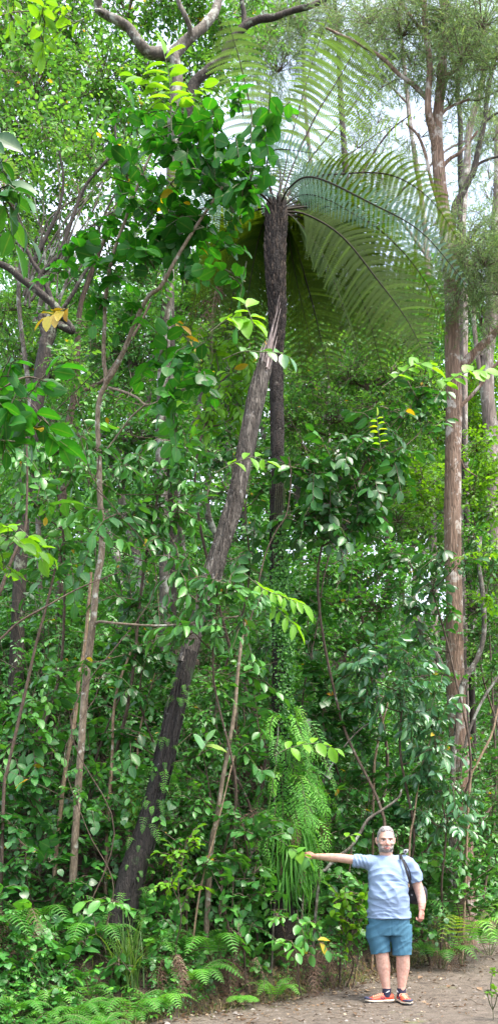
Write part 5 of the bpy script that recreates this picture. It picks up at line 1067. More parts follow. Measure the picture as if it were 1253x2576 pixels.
for i in range(230):
    px = rng.uniform(-450, 1850); Y = rng.uniform(24, 38)
    sky = 1 if px > 640 else 0
    topy = (780 + 40 * math.sin(px * .01)) if sky else 620
    py = rng.uniform(topy, 1400); c = P(px, py, Y)
    if c[2] < hgt(c[0], Y): continue
    clump(dw, c, rng.uniform(1.0, 1.7), dict(S_FAR, L=.2), 1.9, 1 if rng.uniform() < .5 else 0, 2, limbs=False)
for i in range(26):
    px = rng.uniform(-100, 1350); Y = rng.uniform(23, 34); g = G(px, Y)
    tube(dw, smooth_path([g, g + [rng.normal(0, .4), 0, 4], g + [rng.normal(0, .9), 0, 8.5]], 12), (.14, .1, .04), 6, 2, .08)
tag(dw.build('distant_wood', [G_CANOPY, G_MID, B_LICHEN]), kind='stuff')

# ---------------- ferns on the bank
def ground_fern(label, base, n, length, spread, mat, tint, L_=.14, name='ground_fern', az=None, up=.9, pin=18, group=None, bip=True):
    root = empty(name, base, label, 'fern', group)
    for i in range(n):
        a = (az[0] + (az[1] - az[0]) * (i + .5) / n if az else i * 2 * math.pi / n) + rng.normal(0, .15)
        o = np.array([math.cos(a), math.sin(a), 0]); l = length * rng.uniform(.75, 1.1); b = np.array(base) + o * .02
        pts = [b, b + o * l * .25 * spread + [0, 0, l * .5 * up], b + o * l * .62 * spread + [0, 0, l * .66 * up], b + o * l * spread * .98 + [0, 0, l * .35 * up]]
        f = MB(); sd = np.cross(o, [0, 0, 1.])
        if bip: frond(f, pts, sd, L_, pin, .014, 8, .25, 0, 1, .004, .22, tint + rng.normal(0, .1), .3, (.35, .8))
        else: frond(f, pts, sd, L_, pin, .012, 6, .25, 0, 1, .004, .15, tint + rng.normal(0, .1), .3, (.25, .6), simple=True)
        f.build('frond', [mat, B_RACH], root)
def gz(px, Y, dz=0.): g = G(px, Y); g[2] += dz; return g
ground_fern('dark fern arching beside the pale sapling foot', gz(230, 9.3), 7, .6, 1.1, G_FERN, .3, .14)
ground_fern('fern with broad fronds at the outer edge of the bank', gz(-30, 8.9), 8, .65, 1.1, G_FERN, .3, .15)
ground_fern('dark fern behind the fern at the outer edge', gz(90, 9.5, .1), 7, .65, 1.1, G_FERN, .1, .14)
ground_fern('fern arching out between the leaning trunk base and the tan canes', gz(480, 9.5, .1), 6, .55, 1.2, G_FERN, .35, .12, az=(-1.6, .9))
ground_fern('tall light fern between the tan canes and the heart-leaved bush', gz(540, 9.9, .2), 6, .6, 1.1, G_FERN, .4, .13)
ground_fern('fern with yellowish fronds beside the man\'s bag', gz(1160, 12.1, .05), 9, .85, 1.0, G_FERN, 1., .17, up=1.3)
ground_fern('darker fern below the yellowish one beside the bag', gz(1110, 12.0), 7, .6, 1.1, G_FERN, .4, .14)
ground_fern('fern at the path bend beyond the man', gz(1230, 13.0), 7, .7, 1.1, G_FERN, .5, .15)
ground_fern('pale fern drooping over the bank foot between tree fern and path', gz(612, 9.85, .05), 4, .4, .9, G_FERN, .8, .08, az=(-2.1, -.7), up=.35, bip=False)
ground_fern('feathery low fern in the nearest corner of the bank', gz(40, 8.3), 8, .36, 1.2, G_FERN, .3, .09)
ground_fern('low fern in front of the grassy tuft', gz(190, 8.6), 7, .32, 1.3, G_FERN, .3, .08)
ground_fern('dark low fern nearest the camera on the bank', gz(110, 8.0), 8, .28, 1.4, G_FERN, .1, .08)
ground_fern('small fern between the grassy tuft and the dry root patch', gz(330, 8.9), 7, .36, 1.3, G_FERN, .5, .09, bip=False)
ground_fern('small fern at the leaning trunk foot on its path side', gz(400, 9.1), 7, .4, 1.2, G_FERN, .7, .09, bip=False)
ground_fern('fern above the man\'s head in the shade of the bank', gz(1010, 11.9, .5), 7, .6, 1.1, G_FERN, .3, .14)
ground_fern('tiny fern in the nearest grass of the bank edge', gz(250, 8.3), 7, .3, 1.3, G_FERN, .3, .08, bip=False)
ground_fern('tiny fern below the seedling cluster by the tree fern', gz(690, 10.2), 6, .32, 1.2, G_FERN, .8, .07, bip=False)
for i in range(46):
    x = rng.uniform(-2.3, -.3) if i < 30 else rng.uniform(-.3, 3.6); Y = float(edge(x)) + (rng.uniform(-.1, 1.0) if i < 30 else rng.uniform(.5, 1.3)); b_ = np.array([x, Y, float(hgt(x, Y))])
    root = empty('low_fern', b_, 'low fern among the herbs on the bank', 'fern', 'low ferns among the herbs on the bank')
    m_ = MB()
    for k in range(6):
        a = k * 1.05 + rng.normal(0, .2); o = np.array([math.cos(a), math.sin(a), 0]); l = rng.uniform(.14, .30)
        frond(m_, [b_, b_ + o * l * .3 + [0, 0, l * .5], b_ + o * l * .7 + [0, 0, l * .55], b_ + o * l * 1.1 + [0, 0, l * .25]], np.cross(o, [0, 0, 1.]), l * .26, 13, .010, 4, .25, 0, 1, .003, .15, rng.uniform(.2, 1), .3, (.3, .8), simple=True)
    m_.build('foliage', [G_FERN, B_RACH], root)
# bright once-divided fronds left of the leaning trunk
bf = empty('bright_fern', gz(385, 10.1, .2), 'yellow-green fern fronds fanning out behind the leaning trunk', 'fern')
for tip, mid_ in (((302, 1935), (335, 1990)), ((292, 1968), (330, 2020)), ((296, 2010), (335, 2050)), ((330, 2060), (350, 2080))):
    f = MB(); frond(f, [P(400, 2110, 10.1), P(375, 2055, 10.05), P(mid_[0], mid_[1], 10.), P(tip[0], tip[1], 9.95)], (.5, .2, 1), .085, 24, .010, 5, .25, 0, 1, .004, .1, 1., .35, (.2, .8), simple=True); f.build('frond', [G_TFERN, B_RACH], bf)
# grassy tuft with long blades
gt_ = MB(); b = gz(318, 9.15)
N = 130; blades(gt_, np.full(N, b[0]) + rng.normal(0, .06, N), np.full(N, b[1]) + rng.normal(0, .05, N), np.full(N, b[2]), rng.uniform(.45, .95, N), rng.uniform(.004, .009, N), rng.uniform(.15, .8, N), rng.uniform(0, .95, N), 0, 8)
o = gt_.build('grass_tuft', G_GRASS, None, origin=b); tag(o, 'tuft of long arching sedge blades at the foot of the leaning trunk', 'grass tuft')
gt_ = MB(); b = gz(1218, 9.4); b[2] = hgt(b[0], 9.4)
# dead brown fronds hanging
def dead(label, base, n, l, sp):
    root = empty('dead_fern', base, label, 'dead fern')
    for i in range(n):
        a = rng.uniform(-3., -.2); o = np.array([math.cos(a), math.sin(a), 0]) * rng.uniform(.5, 2.2); b = np.array(base) + rng.normal(0, .07, 3); L2 = l * rng.uniform(.5, 1.15)
        pts = [b, b + o * sp * .5 + [0, 0, .06], b + o * sp - [0, 0, L2 * .4], b + o * sp * 1.05 - [0, 0, L2]]
        f = MB(); frond(f, pts, np.cross(o, [0, 0, 1.]) + rng.normal(0, .4, 3), .085, 14, .008, 6, 1.1, 0, 1, .004, .1, rng.uniform(.2, 1), .3, (.3, .6), jit=.25); f.build('frond', [D_FROND, TWIG_B], root)
dead('withered brown fern beside the leaning trunk foot', gz(425, 9.3, .30), 9, .32, .10)
dead('withered brown fern hanging below the strap fern', gz(790, 10.45, .38), 11, .42, .10)
dead('withered brown fern under the rounded bush behind the man', gz(1120, 11.9, .25), 12, .3, .15)
dead('withered brown fern in the outer corner above the low ferns', gz(20, 8.8, .35), 10, .3, .15)
dead('brown dry fronds hanging below the heart-leaved bush', gz(590, 10.0, .3), 9, .35, .1)
dead('withered brown frond caught high in the twiggy tree', P(60, 505, 11.5), 6, .35, .3)
dead('dry brown fronds hanging beneath the fern crown, left of the trunk', P(545, 770, 11.3), 7, .9, .2)
# dry roots and stalks on the bank foot
dr = MB(); x, y = scatter(5200, -1.6, 4, 8.2, 15, -.15, .75); k = (x > -1.2); x, y = x[k], y[k]; N = len(x); z = hgt(x, y) + rng.uniform(0, .12, N)
p = np.stack([x, y, z], -1); d = rand_unit(N) * [.6, .3, .5] + [0, -.5, -.3]; ll = rng.uniform(.06, .26, N)[:, None]
tri_twigs(dr, p, p + d * ll * .5 + rng.normal(0, .012, (N, 3)), p + d * ll - [0, 0, .03], rng.uniform(.001, .0035, N), 0)
tag(dr.build('dry_roots', [D_FROND]), kind='stuff')
# plants at the near right corner of the path
plant('path_seedling', 'small yellow-green seedling on the near side of the path below the man', 'seedling', None, G(1240, 9.0) * [1, 1, 0] + [0, 0, .0], [(1240, 2440, 8.95, 22), (1222, 2490, 8.9, 18), (1250, 2500, 8.9, 22)], dict(S_MED, L=.06, tw=.14), G_LIGHT, TWIG, None, (.004, .002), 1.2)
# ================================================================== the man
MAN = np.array([1.425, 10.0, float(hgt(1.425, 10.0)) + .012])
def loft(mb, rings, seg=28, mat=0, power=2.0):
    """rings: (cx,cy,cz, rx, ry) horizontal superellipse rings, closed at both ends"""
    ang = np.arange(seg) * 2 * math.pi / seg; c, s = np.cos(ang), np.sin(ang)
    e = 2. / power
    cx = np.sign(c) * np.abs(c) ** e; sy = np.sign(s) * np.abs(s) ** e
    V = np.array([np.stack([r[0] + r[3] * cx, r[1] + r[4] * sy, np.full(seg, r[2])], -1) for r in rings])
    n = len(rings); i = np.arange(n - 1)[:, None] * seg; j = np.arange(seg)[None]; k = (j + 1) % seg
    mb.add(V.reshape(-1, 3), np.stack([i + j, i + k, i + seg + k, i + seg + j], -1).reshape(-1, 4), .5, mat, True)
    for ring, flip in ((0, True), (n - 1, False)):
        W = np.vstack([V[ring], [[rings[ring][0], rings[ring][1], rings[ring][2]]]]); jj = np.arange(seg); kk = (jj + 1) % seg
        mb.add(W, np.stack([kk, jj, np.full(seg, seg)], -1) if flip else np.stack([jj, kk, np.full(seg, seg)], -1), .5, mat, True)
def limb(mb, pts, rad, n=24, seg=18, flat=1.):
    tube(mb, smooth_path(pts, n), rad, seg, 0, 0, flat=flat)
def blob(mb, c, r, seg=16):
    th = np.linspace(-1, 1, 11)
    loft(mb, [(c[0], c[1], c[2] + r[2] * math.sin(t * math.pi / 2), max(1e-3, r[0] * math.cos(t * math.pi / 2)), max(1e-3, r[1] * math.cos(t * math.pi / 2))) for t in th], seg)
def remeshed(mb, name, mats, voxel, smooth, parent, fn=None, matfn=None):
    """fuse the overlapping shells into one continuous skin"""
    o = mb.build(name + '_rough', mats if isinstance(mats, list) else [mats])
    m = o.modifiers.new('r', 'REMESH'); m.mode = 'VOXEL'; m.voxel_size = voxel; m.use_smooth_shade = True
    s = o.modifiers.new('s', 'SMOOTH'); s.factor = .5; s.iterations = smooth
    dg = bpy.context.evaluated_depsgraph_get(); ev = o.evaluated_get(dg)
    me = bpy.data.meshes.new_from_object(ev)
    old = o.data; bpy.data.objects.remove(o); bpy.data.meshes.remove(old)
    me.name = name
    n = len(me.vertices); co = np.zeros(n * 3, np.float32); me.vertices.foreach_get('co', co); co = co.reshape(-1, 3).astype(float)
    no = np.zeros(n * 3, np.float32); me.vertices.foreach_get('normal', no); no = no.reshape(-1, 3).astype(float)
    if fn is not None:
        co = fn(co, no); me.vertices.foreach_set('co', co.astype(np.float32).ravel()); me.update()
    me.materials.clear()
    for mm in (mats if isinstance(mats, list) else [mats]): me.materials.append(mm)
    if matfn is not None:
        cen = np.zeros(len(me.polygons) * 3, np.float32); me.polygons.foreach_get('center', cen)
        me.polygons.foreach_set('material_index', matfn(cen.reshape(-1, 3)).astype(np.int32))
    ob = bpy.data.objects.new(name, me); COL.objects.link(ob); ob.parent = parent
    return ob, co, no

SKIN = plain_mat('skin', (.52, .305, .235), .5, 40, .10, .12, sss=.12, dist=.002, c2=(.60, .37, .29))
SKIN_R = plain_mat('reddened_skin', (.50, .235, .18), .5, 40, .12, .12, sss=.12, dist=.002)
LIP = plain_mat('lips', (.36, .15, .13), .45, 60, .1, .1)
BROW = plain_mat('eyebrow_hair', (.16, .11, .09), .8, 90, .3, .3)
EYEW = plain_mat('eye_white', (.55, .52, .50), .3, 10, .05, 0)
EYED = plain_mat('eye_iris', (.03, .025, .02), .25, 10, .05, 0)
HAIR = plain_mat('grey_hair', (.20, .185, .18), .7, 160, .5, .6, c2=(.42, .40, .40))
BEARD = plain_mat('white_stubble', (.25, .205, .18), .8, 220, .4, .5, c2=(.46, .42, .40))
SHIRT = plain_mat('light_blue_jersey', (.18, .265, .405), .85, 500, .18, .3, c2=(.25, .34, .49), dist=.001)
SHORTS = plain_mat('teal_blue_cotton', (.042, .135, .205), .8, 300, .15, .2, dist=.001)
SEAM = plain_mat('shorts_seam', (.03, .11, .18), .85, 300, .15, .2)
SHOE_R = plain_mat('red_orange_mesh', (.80, .075, .035), .55, 260, .25, .4)
SHOE_P = plain_mat('pale_orange_lace', (.80, .34, .22), .7, 200, .2, .2)
SHOE_N = plain_mat('navy_overlay', (.03, .035, .075), .6, 150, .2, .2)
SOLE_C = plain_mat('cream_midsole', (.68, .60, .46), .7, 60, .12, .15)
SOLE_O = plain_mat('yellow_midsole', (.72, .50, .20), .7, 60, .12, .15)
RUB = plain_mat('black_outsole', (.018, .018, .022), .8, 60, .2, .3)
SOCK = plain_mat('navy_sock', (.018, .02, .045), .9, 300, .2, .3)
BAGM = plain_mat('black_nylon', (.014, .015, .022), .55, 260, .3, .3)
BAGS = plain_mat('black_webbing', (.012, .013, .018), .7, 400, .3, .3)
GREY = plain_mat('pale_grey_plastic', (.36, .37, .40), .35, 30, .05, .05)
SILV = plain_mat('logo_white', (.6, .6, .62), .5, 30, .05, 0)

man = empty('person', MAN, 'man in light blue T-shirt, teal shorts and red shoes, arm stretched to the fern', 'person')

def hand(mb, wrist, fwd, palm_n, thumb_side, curl, scale=1.):
    """palm with five separate bent fingers"""
    f = unit(np.array(fwd, float)); n = unit(np.array(palm_n, float) - f * np.dot(palm_n, f)); s = np.cross(f, n) * thumb_side
    w = np.array(wrist, float)
    for k in np.linspace(-1, 1, 4):
        limb(mb, [w + s * k * .014, w + f * .045 + s * k * .024, w + f * .090 * scale + s * k * .030], (.0155, .0165, .0125), 8, 10)
    limb(mb, [w - f * .05, w, w + f * .05], (.027, .0245, .024), 8, 12, flat=.9)
    spec = [(.031, .072, .0092), (.011, .082, .0095), (-.010, .076, .0092), (-.030, .060, .0080)]
    for i, (o, l, r) in enumerate(spec):
        b = w + f * .086 * scale + s * o; c = curl[i] if isinstance(curl, (list, tuple)) else curl
        pts = [b - f * .02]; p = b; a = 0.
        for q, part in enumerate((.45, .32, .23)):
            a += c * (1., 1.15, .8)[q]; dd = f * math.cos(a) + n * math.sin(a) + s * (.10 * (1.5 - i) * .3)
            pts.append(p); p = p + unit(dd) * l * part * scale
        pts.append(p)
        limb(mb, pts, (r * 1.05, r, r * .95, r * .78), 14, 10)
    tb = w + f * .028 + s * .026; a = curl[0] if isinstance(curl, (list, tuple)) else curl
    limb(mb, [w + f * .012 + s * .012, tb + s * .010, tb + s * .020 + f * .030 + n * .012, tb + s * .012 + f * .055 + n * (.018 + .014 * a)], (.015, .0135, .0115, .0085), 12, 10)

body = MB()
# trunk, neck
loft(body, [(0.01, 0, .80, .15, .11), (.01, 0, .88, .175, .125), (.01, 0, 1.0, .175, .135), (.01, -.02, 1.12, .175, .145), (.005, -.01, 1.25, .175, .13), (0, 0, 1.37, .18, .115), (-.005, .005, 1.45, .14, .09), (-.01, .01, 1.50, .085, .07)])
limb(body, [(-.005, .015, 1.44), (-.015, .012, 1.52), (-.02, .002, 1.60)], (.085, .068, .066), 14, 20)
# head
hx, hy = -.02, -.012
rings = []
for t in np.linspace(-1, 1, 33):
    z = 1.672 + .126 * math.sin(t * math.pi / 2); c = math.cos(t * math.pi / 2)
    wx = .077 * c ** .72 if t > 0 else .077 * max(0, c) ** .55
    wy = .097 * c ** .75 if t > 0 else .097 * max(0, c) ** .6
    if t < 0: k = -t; wx *= 1 - .17 * k ** 1.3; wy *= 1 - .10 * k
    cy = hy + (-.010 * max(0, -t))
    rings.append((hx, cy, z, max(wx, .002), max(wy, .002)))
loft(body, rings, 40, power=2.15)
blob(body, (hx, -.060, 1.578), (.036, .044, .028))            # chin
blob(body, (hx - .034, -.050, 1.60), (.030, .044, .034)); blob(body, (hx + .034, -.050, 1.60), (.030, .044, .034))
limb(body, [(hx, -.099, 1.690), (hx, -.112, 1.662), (hx, -.128, 1.638), (hx, -.116, 1.624)], (.009, .011, .0145, .010), 14, 12)
blob(body, (hx - .013, -.108, 1.628), (.010, .012, .008)); blob(body, (hx + .013, -.108, 1.628), (.010, .012, .008))
limb(body, [(hx - .052, -.078, 1.690), (hx - .028, -.101, 1.694), (hx, -.103, 1.690), (hx + .028, -.101, 1.694), (hx + .052, -.078, 1.690)], (.010, .012, .010, .012, .010), 18, 10)
for s in (-1, 1):
    blob(body, (hx + s * .042, -.078, 1.640), (.024, .022, .018))
    limb(body, [(hx + s * .074, .006, 1.692), (hx + s * .087, .016, 1.690), (hx + s * .088, .020, 1.662), (hx + s * .078, .004, 1.638), (hx + s * .074, .002, 1.65)], (.008, .011, .011, .009, .007), 16, 8)
    blob(body, (hx + s * .079, .008, 1.665), (.007, .016, .026))
limb(body, [(hx - .024, -.103, 1.601), (hx, -.109, 1.602), (hx + .024, -.103, 1.601)], (.005, .007, .005), 12, 8)
limb(body, [(hx - .020, -.102, 1.591), (hx, -.109, 1.589), (hx + .020, -.102, 1.591)], (.005, .008, .005), 12, 8)
# arm stretched out to the fern trunk
limb(body, [(-.13, .01, 1.44), (-.22, .02, 1.455), (-.34, .05, 1.472), (-.475, .10, 1.490), (-.56, .145, 1.495), (-.66, .20, 1.502), (-.745, .245, 1.508)], (.062, .058, .050, .047, .046, .036, .0265), 40, 18)
hand(body, (-.745, .245, 1.508), (-.80, .42, .06), (.25, .9, -.35), -1, [.35, .45, .5, .55])
# hanging arm
limb(body, [(.15, .01, 1.43), (.235, .015, 1.40), (.285, .02, 1.29), (.325, .025, 1.17), (.345, .015, 1.10), (.350, -.02, 1.03), (.340, -.055, .955)], (.062, .06, .053, .050, .048, .042, .030), 40, 18)
hand(body, (.340, -.055, .955), (-.06, -.10, -1), (-.6, .55, .1), 1, [.85, 1.0, 1.05, 1.1])
# legs
limb(body, [(-.10, 0, .84), (-.100, 0, .70), (-.075, -.005, .56), (-.056, -.012, .485), (-.040, .012, .37), (-.026, .012, .27), (-.012, .012, .165), (-.008, .015, .09)], (.085, .088, .078, .068, .073, .055, .040, .042), 50, 20)
limb(body, [(.12, 0, .84), (.135, 0, .70), (.152, -.005, .56), (.156, -.012, .485), (.160, .014, .36), (.154, .014, .26), (.148, .012, .165), (.148, .015, .09)], (.085, .088, .078, .069, .071, .054, .040, .042), 50, 20)
blob(body, (-.052, -.045, .497), (.036, .034, .045)); blob(body, (.157, -.045, .497), (.036, .034, .045))
def sculpt(co, no):
    d = co.copy()
    for s in (-1, 1):   # eye sockets
        q = (co - np.array([hx + s * .032, -.096, 1.671])) / np.array([.021, .03, .012])
        d[:, 1] += .010 * np.exp(-(q ** 2).sum(1))
        q = (co - np.array([hx + s * .040, -.1, 1.612])) / np.array([.010, .03, .022])
        d[:, 1] += .004 * np.exp(-(q ** 2).sum(1))
    q = (co - np.array([hx, -.11, 1.5955])) / np.array([.026, .02, .0022]); d[:, 1] += .004 * np.exp(-(q ** 2).sum(1))
    return d
def body_mats(c):
    m = np.zeros(len(c), int); x = c[:, 0] - hx; z = c[:, 2]; y = c[:, 1]
    front = y < -.07
    m[(np.abs(x) < .034) & (z < 1.606) & (z > 1.586) & (y < -.098)] = 2
    for s in (-1, 1):
        ex = (x - s * .032) / .0155; ez = (z - 1.6705) / .0052
        m[(ex ** 2 + ez ** 2 < 1) & front] = 4
        ix = (x - s * .032) / .0065; iz = (z - 1.6705) / .0062
        m[(ix ** 2 + iz ** 2 < 1) & front] = 5
        m[(np.abs(x - s * .034) < .021) & (np.abs(z - 1.6795) < .0022) & front] = 3
        m[(np.abs(x - s * .036) < .022) & (np.abs(z - (1.692 - .15 * np.abs(np.abs(x) - .036))) < .0034) & front] = 3
    m[(z < 1.03) & (c[:, 0] > .26) & (m == 0)] = 1
    m[(c[:, 0] < -.72) & (m == 0)] = 1
    m[(y < -.112) & (z > 1.62) & (z < 1.65) & (m == 0)] = 1
    m[(z > 1.44) & (z < 1.55) & (np.abs(x) < .1) & (m == 0) & (y < 0)] = 0
    return m
bo, bco, bno = remeshed(body, 'body', [SKIN, SKIN_R, LIP, BROW, EYEW, EYED], .0042, 3, man, sculpt, body_mats)

def shell(name, mask_fn, thick, mat, parent, nz=0., seed=0.):
    """hair lying on the skin: the skin's own patch, lifted and tufted"""
    me = bo.data; n = len(me.polygons)
    cen = np.zeros(n * 3, np.float32); me.polygons.foreach_get('center', cen); cen = cen.reshape(-1, 3)
    sel = np.nonzero(mask_fn(cen))[0]; idx = {}; V = []; Fc = []
    for p in sel:
        f = []
        for v in me.polygons[int(p)].vertices:
            if v not in idx: idx[v] = len(V); V.append(v)
            f.append(idx[v])
        if len(f) == 4: Fc.append(f)
    V = np.array(V); co = bco[V]; no = bno[V]
    nn = np.array([mnoise.noise(Vector(c * 60 + seed)) + .5 * mnoise.noise(Vector(c * 170)) for c in co])
    cnt = np.bincount(np.array(Fc).ravel(), minlength=len(V)); edge_ = cnt < 4
    lift = thick * (1 + nz * nn); lift[edge_] = -.001
    mb = MB(); mb.add(co + no * lift[:, None], Fc, .5, 0, True)
    mb.V[0] = mb.V[0] + np.array(parent_world(parent))
    return mb.build(name, mat, parent)
def hairm(c):
    x = np.abs(c[:, 0] - hx); y = c[:, 1]; z = c[:, 2]
    line = 1.752 - np.clip((y + .055) * .9, -.0, .09) - np.clip((x - .052) * 2.2, 0, .06)
    top = (z > line) & (y > -.088 + .0 * x)
    side = (x > .060) & (z > 1.655) & (y > -.045) & (z < 1.76)
    back = (y > .03) & (z > 1.60)
    return (top | side | back) & (z > 1.58) & (x < .086 - np.where(z < 1.70, .006, 0)) & ~((x > .072) & (y > -.012) & (y < .04) & (z < 1.705))
shell('hair', hairm, .008, HAIR, man, .7)
def beardm(c):
    x = np.abs(c[:, 0] - hx); y = c[:, 1]; z = c[:, 2]
    jaw = (z < 1.620 - .0 * x + np.clip((x - .045) * 1.3, 0, .05)) & (z > 1.552) & (y < .01) & (x < .074)
    mouth = (x < .026) & (z < 1.609) & (z > 1.584)
    mous = (z > 1.604) & (z < 1.619) & (x < .034) & (y < -.09)
    cheek = (x < .040) & (z > 1.602)
    return (jaw & ~mouth & ~cheek) | (mous & ~((x < .026) & (z < 1.607)))
shell('beard', beardm, .0028, BEARD, man, .9, 5.)

for nm in ('body', 'hair', 'beard'):      # the head a touch larger, about its own middle
    me_ = [c for c in man.children if c.name.split('.')[0] == nm][0].data; n_ = len(me_.vertices)
    q_ = np.zeros(n_ * 3, np.float32); me_.vertices.foreach_get('co', q_); q_ = q_.reshape(-1, 3)
    t_ = np.clip((q_[:, 2] - 1.54) / .05, 0, 1); k_ = 1 + .075 * t_ * t_ * (3 - 2 * t_)
    ctr = np.array([hx, hy + .01, 1.625]); q_ = ctr + (q_ - ctr) * k_[:, None]
    me_.vertices.foreach_set('co', q_.astype(np.float32).ravel()); me_.update()
# T-shirt
sh = MB()
loft(sh, [(.008, .0, .872, .232, .168), (.008, 0, .90, .231, .168), (.009, -.005, 1.0, .221, .168), (.008, -.02, 1.10, .217, .178), (.006, -.015, 1.20, .210, .170), (.004, -.008, 1.30, .203, .150), (0, 0, 1.39, .197, .130), (-.004, .004, 1.445, .170, .112), (-.008, .008, 1.49, .118, .095), (-.010, .010, 1.515, .088, .083)], 40, power=2.3)
limb(sh, [(-.08, .008, 1.425), (-.17, .012, 1.440), (-.25, .028, 1.455), (-.345, .052, 1.463)], (.092, .085, .074, .064), 24, 22)
limb(sh, [(-.05, .01, 1.46), (-.14, .012, 1.472), (-.22, .022, 1.474)], (.055, .055, .055), 12, 18)
limb(sh, [(.08, .01, 1.43), (.17, .012, 1.435), (.235, .015, 1.395), (.278, .018, 1.31), (.298, .02, 1.245)], (.085, .083, .080, .074, .071), 26, 22)
def folds(co, no):
    d = co.copy(); tors = np.abs(d[:, 0]) < .235; low_ = np.clip((1.36 - d[:, 2]) / .15, 0, 1); d[:, 0] -= (d[:, 0] - .008) * .055 * low_ * tors; n = np.zeros(len(co))
    x, y, z = co[:, 0], co[:, 1], co[:, 2]
    for i, c in enumerate(co):
        v = Vector(c); w = mnoise.noise(v * 3.5) * .5
        # diagonal pulls from the chest down to the hip and level folds under the chest
        a = mnoise.noise(Vector((c[0] * 7 + c[2] * 9 + w, c[1] * 5, c[2] * 3.2 - c[0] * 4.)))
        b = mnoise.noise(Vector((c[0] * 3.5, c[1] * 4 + 3, c[2] * 17 + w * 4)))
        e = mnoise.noise(v * 14)
        n[i] = -abs(a) * .026 * (1. if c[2] < 1.22 else .75) - abs(b) * .013 + e * .003 + .010
    slv = np.exp(-((x + .28) / .07) ** 2) * np.sin(x * 170 + z * 60) * .0035
    n += slv
    n += .010 * np.exp(-((z - 1.335) / .035) ** 2) * (y < 0) * np.exp(-((np.abs(x - .005) - .095) / .06) ** 2)
    n += -.010 * np.exp(-((z - 1.262 + .03 * np.abs(x)) / .016) ** 2) * (y < 0) * np.exp(-((x) / .15) ** 2)
    n[z < .886] += .003
    d += no * n[:, None]
    d[:, 2] = np.where(z < .89, np.maximum(d[:, 2], .872 + .006 * np.sin(x * 18 + 1)), d[:, 2])
    return d
remeshed(sh, 't_shirt', [SHIRT], .006, 3, man, folds)
# collar rib
cb = MB(); a = np.linspace(0, 2 * math.pi, 41)
ring = np.stack([-.014 + .081 * np.cos(a), .004 + .080 * np.sin(a), 1.518 + .018 * np.sin(a) - .004 + 0 * a], -1) + MAN
tube(cb, ring, .0065, 8, 0, 0, cap=False); cb.build('collar', SHIRT, man)

# shorts
so_ = MB()
loft(so_, [(.012, 0, .70, .205, .135), (.012, 0, .78, .214, .145), (.012, 0, .86, .215, .15), (.012, 0, .925, .205, .148)], 40, power=2.4)
limb(so_, [(-.098, 0, .80), (-.100, 0, .70), (-.084, 0, .60), (-.070, -.004, .512)], (.122, .120, .110, .103), 26, 26, flat=1.)
limb(so_, [(.130, 0, .80), (.138, 0, .70), (.146, 0, .60), (.149, -.004, .492)], (.118, .116, .106, .101), 26, 26, flat=1.)
def folds2(co, no):
    d = co.copy(); n = np.zeros(len(co))
    for i, c in enumerate(co):
        w = mnoise.noise(Vector(c) * 4)
        a = mnoise.noise(Vector((c[0] * 5 + w, c[1] * 5, c[2] * 13 - c[0] * 9))); e = mnoise.noise(Vector(c) * 13)
        b = mnoise.noise(Vector((c[0] * 15 + w, c[1] * 10, c[2] * 3)))
        n[i] = -abs(a) * .014 - abs(b) * .010 + e * .003 + .005
    # centre fly crease
    n += -.006 * np.exp(-((co[:, 0] - .018) / .006) ** 2) * (co[:, 1] < 0) * (co[:, 2] > .66)
    n[co[:, 2] > .9] = 0
    d += no * n[:, None]
    return d
so_ob, sco, sno = remeshed(so_, 'shorts', [SHORTS], .006, 2, man, folds2)

